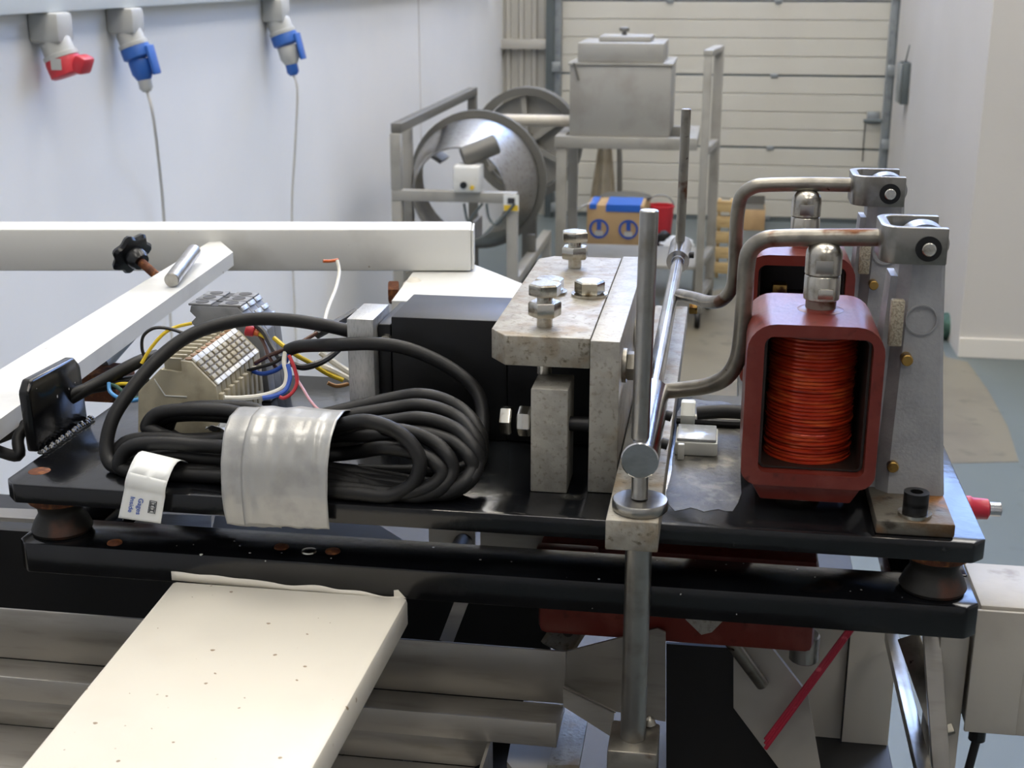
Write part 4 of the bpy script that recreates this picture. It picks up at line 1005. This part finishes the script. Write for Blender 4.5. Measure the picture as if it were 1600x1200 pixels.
wire('blue_wire', 'blue wire running under the white one', 'blue', 1.5, (450, 570, 116), (453, 590, 110), (446, 610, 102), (428, 619, 97), (410, 622, 94))
wire('pink_wire', 'thin pink wire lying on the plate in front of the end block', 'pink', .9, (462, 590, 112), (472, 605, 102), (485, 626, 88), (500, 641, 76), (520, 641, 74), (538, 637, 78), (553, 633, 82))
wire('yellow_wire', 'yellow wire running behind the load cable to the white leads', 'yellow', 1.6, (428, 528, 150), (445, 542, 146), (465, 556, 144), (485, 567, 150), (510, 583, 160), (536, 594, 165))
wire('white_wire', 'white lead running down to the hole behind the end block', 'wwhite', 2.4, (490, 568, 160), (515, 577, 164), (535, 587, 168), (552, 596, 170))
wire('white_wire', 'upper white lead running to the hole behind the end block', 'wwhite', 2.2, (500, 550, 168), (520, 565, 170), (540, 578, 172), (555, 586, 172))
wire('black_wire', 'dark wire loop crossing under the load cable', 'wblack', 2.2, (455, 568, 130), (472, 574, 128), (492, 570, 130), (512, 560, 140), (530, 545, 150), (545, 530, 158))
wire('black_wire', 'dark lead rising to the top of the end block', 'wblack', 3.0, (495, 523, 160), (515, 512, 170), (535, 500, 185), (556, 488, 200))
wire('bare_copper_strands', 'bare copper wire strands on the plate by the end block', 'copper', 1.5, (512, 598, 170), (525, 603, 172), (540, 601, 175), (556, 596, 178))
wire('hanging_wire', 'white wire with bare orange end hanging from the white beam', 'wwhite', 1.6, (527, 407, 470), (530, 425, 462), (525, 450, 440), (514, 478, 400), (508, 500, 350), (507, 520, 300))
wire('orange_wire_end', 'bare orange wire end sticking out of the white beam', 'orange', 1.5, (505, 408, 466), (516, 408, 470), (528, 406, 476))
t = Thing('crimp_sleeve', 'red insulated crimp sleeve with yellow wire end by the terminals', 'crimp')
c_ = C((385, 515, 150), (398, 519, 150), (405, 521, 150), (416, 527, 148))
t.part('sleeve', B().cyl(c_[0], c_[1], 4.2, 3.4, 16, .5), M['wred'])
t.part('barrel', B().cyl(c_[1], c_[2], 2.4, None, 12), M['orange'])
t.part('wire_end', B().cyl(c_[2], c_[3], 1.7, None, 10), M['yellow'])
t.done()
b = B(); c_ = R(392, 628, y=90)
def film(a, c):
    x = c_.x - 24 + a * 50; y = 72 + c * 34
    n = noise.noise(Vector((x * .11, y * .13, 4))) * 9 + noise.noise(Vector((x * .33, y * .3, 1))) * 3
    return Vector((x, y, 11 + n * .8 + 6 * math.sin(a * 3)))
b.grid(film, 22, 16)
single('plastic_scrap', 'crumpled scrap of grey tape film in front of the terminals', 'scrap', b, M['film'], mod=.3)

# ------------------------------------------------------------------ white machine frame behind and at the left
YB_ = 470.0
def bp(u, v, wy):     # point on the vertical plane at world depth wy (the beam runs square to the view)
    r = ray(u, v); # world forward component
    fwd = r[1] * cy - r[0] * sy
    k = wy / fwd
    return Vector((r[0] * k - O[0], r[1] * k - O[1], CAMH + r[2] * k - O[2]))
wy = 1300.0
a0, a1 = bp(736, 358, wy), bp(736, 424, wy)
d = Vector((cy, sy, 0)); nb = Vector((-sy, cy, 0))
hgt = a0.z - a1.z; dep = 44.0
t = Thing('frame_beam', 'white enamelled square beam of the machine frame behind the rig', 'beam')
L_ = 1500
cc = a0 - Vector((0, 0, hgt / 2)) + nb * dep / 2
t.part('tube', B().obox(cc - d * L_, cc, dep, hgt, (0, 0, 1), 2.5), M['white'])
t.part('end_cap', B().obox(cc + d * .3, cc + d * 2.5, dep - 3, hgt - 3, (0, 0, 1), .8), M['white'])
t.part('leg', B().obox(cc - d * (L_ - 22) + Vector((0, 0, -hgt / 2 - .5)), Vector((cc.x - d.x * (L_ - 22), cc.y - d.y * (L_ - 22), FLOOR)), 44, 44, (0, 1, 0), 2), M['white'])
zc_ = a1.z - 1
pts = [R(u, v, z=zc_) for u, v in ((612, 470), (825, 474), (825, 447), (776, 427), (738, 412), (655, 412), (640, 432))]
gus = t.part('gusset', B().sheet([Vector((p.x, p.y, zc_)) for p in pts], 14, (0, 0, -1)), M['white'], smooth=False)
g_ = R(640, 450, z=zc_)
t.part('caulk_lump', B().lathe([(9, -16), (13, -8), (10, 0), (4, 5)], (g_.x - 3, g_.y + 30, zc_ - 2), seg=14), M['cream'])
t.part('bolt_head', B().hexa((g_.x - 18, g_.y + 30, zc_ - 12), (-1, -.2, 0), 20, 10), M['rust'])
t.done()
# diagonal flat bar with knob and pin
zn, zf_ = 14.0, 30.0
t = Thing('tie_bar', 'white flat bar sloping across the corner with a pin lying on it', 'bar')
qs = [R(-60, 614, z=zn), R(338, 371, z=zf_), R(364, 394, z=zf_), R(-60, 698, z=zn)]
t.part('bar', B()._faces([qs, [p + Vector((0, 0, -13)) for p in qs]]), M['white'], smooth=False)
pc0 = R(268, 438, z=32); pc1 = R(303, 392, z=39)
t.part('pin', B().cyl(pc0, pc1, 6.4, None, 20, .8), M['steel_satin'])
yk = R(246, 428, z=22).y + 6
ka = R(246, 432, y=yk); kb = R(212, 402, y=yk + 14)
t.part('knob_shank', B().cyl(ka, ka.lerp(kb, .8), 4.2, None, 14), M['rust'])
ax = (kb - ka).normalized()
t.part('knob_hub', B().lathe([(8, -9), (10, -5), (10.5, 4)], kb, ax, 20), M['knob'])
rings = []
x_ = ax.orthogonal().normalized(); y_ = ax.cross(x_)
for (rr, h) in ((11, 2), (18, 3), (20, 6), (19, 9), (12, 12), (4, 12.5)):
    rings.append([kb + ax * h + (x_ * math.cos(2 * math.pi * i / 48) + y_ * math.sin(2 * math.pi * i / 48)) * rr * (1 + (.1 * math.cos(7 * 2 * math.pi * i / 48) if rr > 11 else 0)) for i in range(48)])
t.part('star_knob', B()._faces(rings), M['knob'])
t.part('strut', B().cyl(R(218, 500, z=6), R(156, 570, z=-14), 8, None, 18), M['galv'])
q = R(150, 578, z=-14)
t.part('strut_foot', B().box(q.x - 20, q.x + 22, q.y - 14, q.y + 22, -36, -14, 1), M['rust'])
t.done()

# ------------------------------------------------------------------ cream slab in front
zs_ = -54.0
c = [R(u, v, z=zs_) for u, v in ((272, 905), (634, 940), (489, 1200), (30, 1200))]
far = -.6
def ext(p, q, ty): k = (ty - p.y) / (q.y - p.y); return p.lerp(q, k)
A_ = ext(c[0], c[3], far); B__ = ext(c[1], c[2], far); C_ = ext(c[1], c[2], -300); D_ = ext(c[0], c[3], -300)
t = Thing('cream_beam', 'wide cream painted flat beam running out from the black frame', 'beam')
t.part('plate', B().prism([(p.x, p.y) for p in (A_, B__, C_, D_)], 'z', zs_ - 18, zs_, 2.6), M['cream'])
t.part('leg', B().box((C_.x + D_.x) / 2 - 25, (C_.x + D_.x) / 2 + 25, -300, -250, -249, zs_ - 18.5, 2), M['cream'])
t.done()

# ------------------------------------------------------------------ stainless trays, chute and brackets below
zt1 = -112.0
t = Thing('feed_trough', 'long stainless trough with flared chute end below the black frame', 'trough')
yb1 = R(640, 1000, z=zt1).y; yf = yb1 - 44
xe = R(885, 1018, z=zt1).x
t.part('back_wall', B().box(-640, xe, yb1, yb1 + 2, zt1 - 36, zt1, .6), M['stainless'])
t.part('floor_sheet', B().box(-640, xe, yf, yb1 - .2, zt1 - 38, zt1 - 36.2, .5), M['stainless'])
t.part('front_lip', B().box(-640, xe, yf - 2, yf - .2, zt1 - 38, zt1 - 22, .5), M['stainless'])
zc2 = zt1
f0 = [R(u, v, y=yb1) for u, v in ((886, 1018), (1027, 982), (1040, 988), (1040, 1128), (962, 1112), (882, 1070))]
t.part('flared_wall', B().sheet(f0, 1.6, (0, 1, 0)), M['stainless'], smooth=False)
f2 = [R(u, v, y=yf) for u, v in ((880, 1074), (960, 1112), (956, 1152), (880, 1104))]
t.part('flared_lip', B().sheet(f2, 1.6, (0, 1, 0)), M['stainless'], smooth=False)
f1 = [f2[0], f0[5], f0[4], f2[1]]
t.part('flared_floor', B().sheet(f1, 1.2, (0, 0, -1)), M['stainless'], smooth=False)
for xx in (-500, 60, 200):
    t.part('bracket', B().box(xx, xx + 30, yb1 - 30, yb1 - 5, -249.5, zt1 - 38.5), M['chassis'])
t.done()
zt2 = -152.0
yb2 = R(550, 1135, z=zt2).y; xe2 = R(765, 1150, z=zt2).x
t = Thing('lower_trough', 'shorter stainless trough with rounded end below the flared one', 'trough')
t.part('front_wall', B().prism([(-640, zt2), (xe2, zt2), (xe2, zt2 - 10), (xe2 - 3, zt2 - 16), (xe2 - 8, zt2 - 19), (-640, zt2 - 19)], 'y', yb2 - 2, yb2, .4), M['stainless'])
t.part('floor_sheet', B().box(-640, xe2 - 8, yb2 - 80, yb2 - 2.2, zt2 - 21, zt2 - 19.2, .4), M['stainless'])
t.part('end_plate', B().box(xe2 + .2, xe2 + 2, yb2 - 80, yb2 + 2, zt2 - 60, zt2 + 1), M['stainless'])
for xx in (-500, 100): t.part('bracket', B().box(xx, xx + 30, yb2 - 60, yb2 - 30, -249.5, zt2 - 21.5), M['chassis'])
t.done()
single('inner_bulkhead', 'black sheet bulkhead behind the troughs', 'panel', B().box(-640, 300, 188, 193, -249.5, -118), M['chassis'], smooth=False)
single('black_side_sheet', 'black sheet panel beside the flared chute', 'panel', B().sheet([R(u, v, y=108) for u, v in ((1041, 1006), (1160, 1014), (1160, 1100), (1250, 1215), (1250, 1235), (1041, 1215))], 3, (0, 1, 0)), M['chassis'], smooth=False)
q = [R(u, v, z=-62) for u, v in ((336, 806), (585, 816), (640, 850), (610, 862), (330, 836))]
single('blue_tray', 'blue grey sheet tray seen through the gap below the plate', 'tray', B().sheet(q, 2, (0, 0, -1)), M['tray_blue'], smooth=False)
q = [R(u, v, z=-70) for u, v in ((-40, 792), (330, 806), (330, 826), (-40, 806))]
single('pale_ledge', 'pale metal ledge seen through the gap beside the rubber mount', 'ledge', B().sheet(q, 3, (0, 0, -1)), M['stainless'], smooth=False)
q = [R(u, v, y=130) for u, v in ((670, 825), (742, 830), (742, 866), (670, 860))]
t = Thing('tube_end', 'dark open tube end in a pale plate below the mounting plate', 'tube')
t.part('plate', B().sheet(q, 3, (0, 1, 0)), M['panel'], smooth=False)
q = R(724, 848, y=128); t.part('tube', B().cyl(q, q + Vector((0, -16, 0)), 6.5, None, 20), M['dark'])
t.done()
single('grey_spacer', 'grey steel spacer block under the plate beside the red magnet', 'spacer', B().box(R(750, 850, y=75).x, R(850, 850, y=75).x, 75, 120, -75, -30, 1), M['stainless'])
single('inner_strut', 'dark steel strut leaning below the black frame', 'strut', B().obox(R(722, 938, y=120), R(697, 1003, y=110), 9, 5, (0, 1, 0)), M['stainless'])
# slotted white bracket beside the chute
def R2(u, v): return R(u, v, z=-160)
t = Thing('slotted_bracket', 'notched white painted bracket plate beside the flared chute', 'bracket')
pl = [R(u, v, z=-168) for u, v in ((818, 1095), (868, 1095), (900, 1100), (870, 1200), (800, 1200), (792, 1190), (800, 1150), (822, 1148), (830, 1132))]
t.part('plate', B().sheet([Vector((p.x, p.y, -168)) for p in pl], 4, (0, 0, -1)), M['white_dirty'], smooth=False)
q = R(856, 1109, z=-168); t.part('hole_plug', B().cyl((q.x, q.y, -167.9), (q.x, q.y, -167), 3.4, None, 16), M['bolt_brass'])
pl = [R(u, v, z=-166) for u, v in ((880, 1105), (918, 1130), (905, 1200), (855, 1200))]
t.part('flange', B().sheet([Vector((p.x, p.y, -164)) for p in pl], 3, (0, 0, -1)), M['alu'], smooth=False)
t.part('stay', B().box(pl[0].x - 20, pl[0].x, pl[0].y - 20, pl[0].y - 5, -249.5, -172.5), M['chassis'])
t.done()
t = Thing('drilled_strap', 'short aluminium strap with two dark holes behind the trough', 'strap')
pa_, pb_ = R(905, 958, y=118), R(868, 1015, y=100)
t.part('strap', B().obox(pa_, pb_, 4, 24, (1, 0, .4), .6), M['alu_dirty'])
for (u, v) in ((888, 987), (880, 1012)):
    q = R(u, v, y=105); t.part('hole', B().cyl(q, q + Vector((0, -2, 1.2)), 3.6, None, 16), M['dark'])
t.done()
# right-hand side: pale panel, angular plate, rod, red cord, side rail, control box
t = Thing('cover_sheet', 'pale sheet panel behind the red string', 'sheet')
xa_, xb_ = R(1060, 995, y=210).x, R(1326, 1000, y=210).x
t.part('sheet', B().box(xa_, xb_, 210, 213, -249.5, -120), M['panel'], smooth=False)
t.part('return', B().box(xb_ + .4, 544, 206, 209.5, -249.5, -120), M['panel'], smooth=False)
t.part('seam', B().box(xb_ - .2, xb_ + .3, 204, 214, -249.5, -120), M['chassis'], smooth=False)
t.done()
yw = 100.0
pl = [R(u, v, y=yw) for u, v in ((1146, 1026), (1150, 1012), (1196, 1000), (1262, 1085), (1282, 1200), (1290, 1260), (1262, 1260), (1215, 1198), (1146, 1106))]
t = Thing('angled_plate', 'white painted angular plate with a bolt through it', 'plate')
t.part('plate', B().sheet(pl, 4, (0, 1, 0)), M['white_dirty'], smooth=False)
ra, rb = R(1124, 978, y=78), R(1192, 1070, y=92)
t.part('bolt', B().cyl(ra, rb, 4.2, None, 16, .5), M['lever'])
t.done()
single('corner_tab', 'small triangular aluminium tab under the black frame', 'tab', B().sheet([R(1071, 968, y=55), R(1132, 968, y=55), R(1112, 988, y=55), R(1096, 992, y=55)], 3, (0, 1, 0)), M['alu'], smooth=False)
t = Thing('red_string', 'doubled red string stretched diagonally under the black frame', 'string')
for dv in (-5, 0, 6):
    t.part('strand', B().tube([R(1196, 1162 + dv * 1.3, y=88), R(1300, 1022 + dv, y=92), R(1408, 876 + dv * .4, y=98)], 1.3, 8, 4), M['red_str'])
t.done()
ra = R(1392, 986, z=-150); rb = R(1449, 1200, z=-150)
single('side_rail', 'pale metal rail running back along the machine side', 'rail', B().box(ra.x - 4, ra.x + 5, -120, 190, -158, -150, 1.5), M['steel_satin'])
t = Thing('hinge_bracket', 'stained steel bracket arms between rail and control box', 'bracket')
t.part('arm', B().obox(R(1420, 995, y=110), R(1475, 1150, y=60), 14, 5, (0, 1, 0), .8), M['lever'])
t.part('arm', B().obox(R(1455, 985, y=70), R(1470, 1200, y=40), 10, 8, (0, 1, 0), .8), M['stainless'])
t.part('plate', B().sheet([R(u, v, y=75) for u, v in ((1452, 990), (1518, 1005), (1500, 1110), (1470, 1130), (1448, 1060))], 4, (0, 1, 0)), M['white_dirty'], smooth=False)
t.done()
t = Thing('control_box', 'dirty white steel electrical box at the end of the frame', 'control box')
bx0 = R(1524, 945, z=-62).x; by0 = R(1524, 945, z=-62).y
t.part('case', B().box(bx0 + 3, bx0 + 55, by0, by0 + 60, -145, -62, 1.5), M['white_dirty'])
t.part('door', B().box(bx0 + 1, bx0 + 30, by0 - 3, by0 - .3, -143, -64, .8), M['white_dirty'])
t.part('gland', B().cyl((bx0 + 12, by0 + 12, -156), (bx0 + 12, by0 + 12, -145.2), 5, None, 16), M['knob'])
t.part('cable', B().tube([(bx0 + 12, by0 + 12, -156), (bx0 + 9, by0 + 10, -175), (bx0 + 4, by0 + 8, -210), (bx0 + 6, by0 + 8, -260)], 2.6, 10), M['rubber'])
t.part('upright', B().box(bx0 - 16, bx0 + .4, by0 + 6, by0 + 40, -400, -70, 1), M['white_dirty'])
t.done()
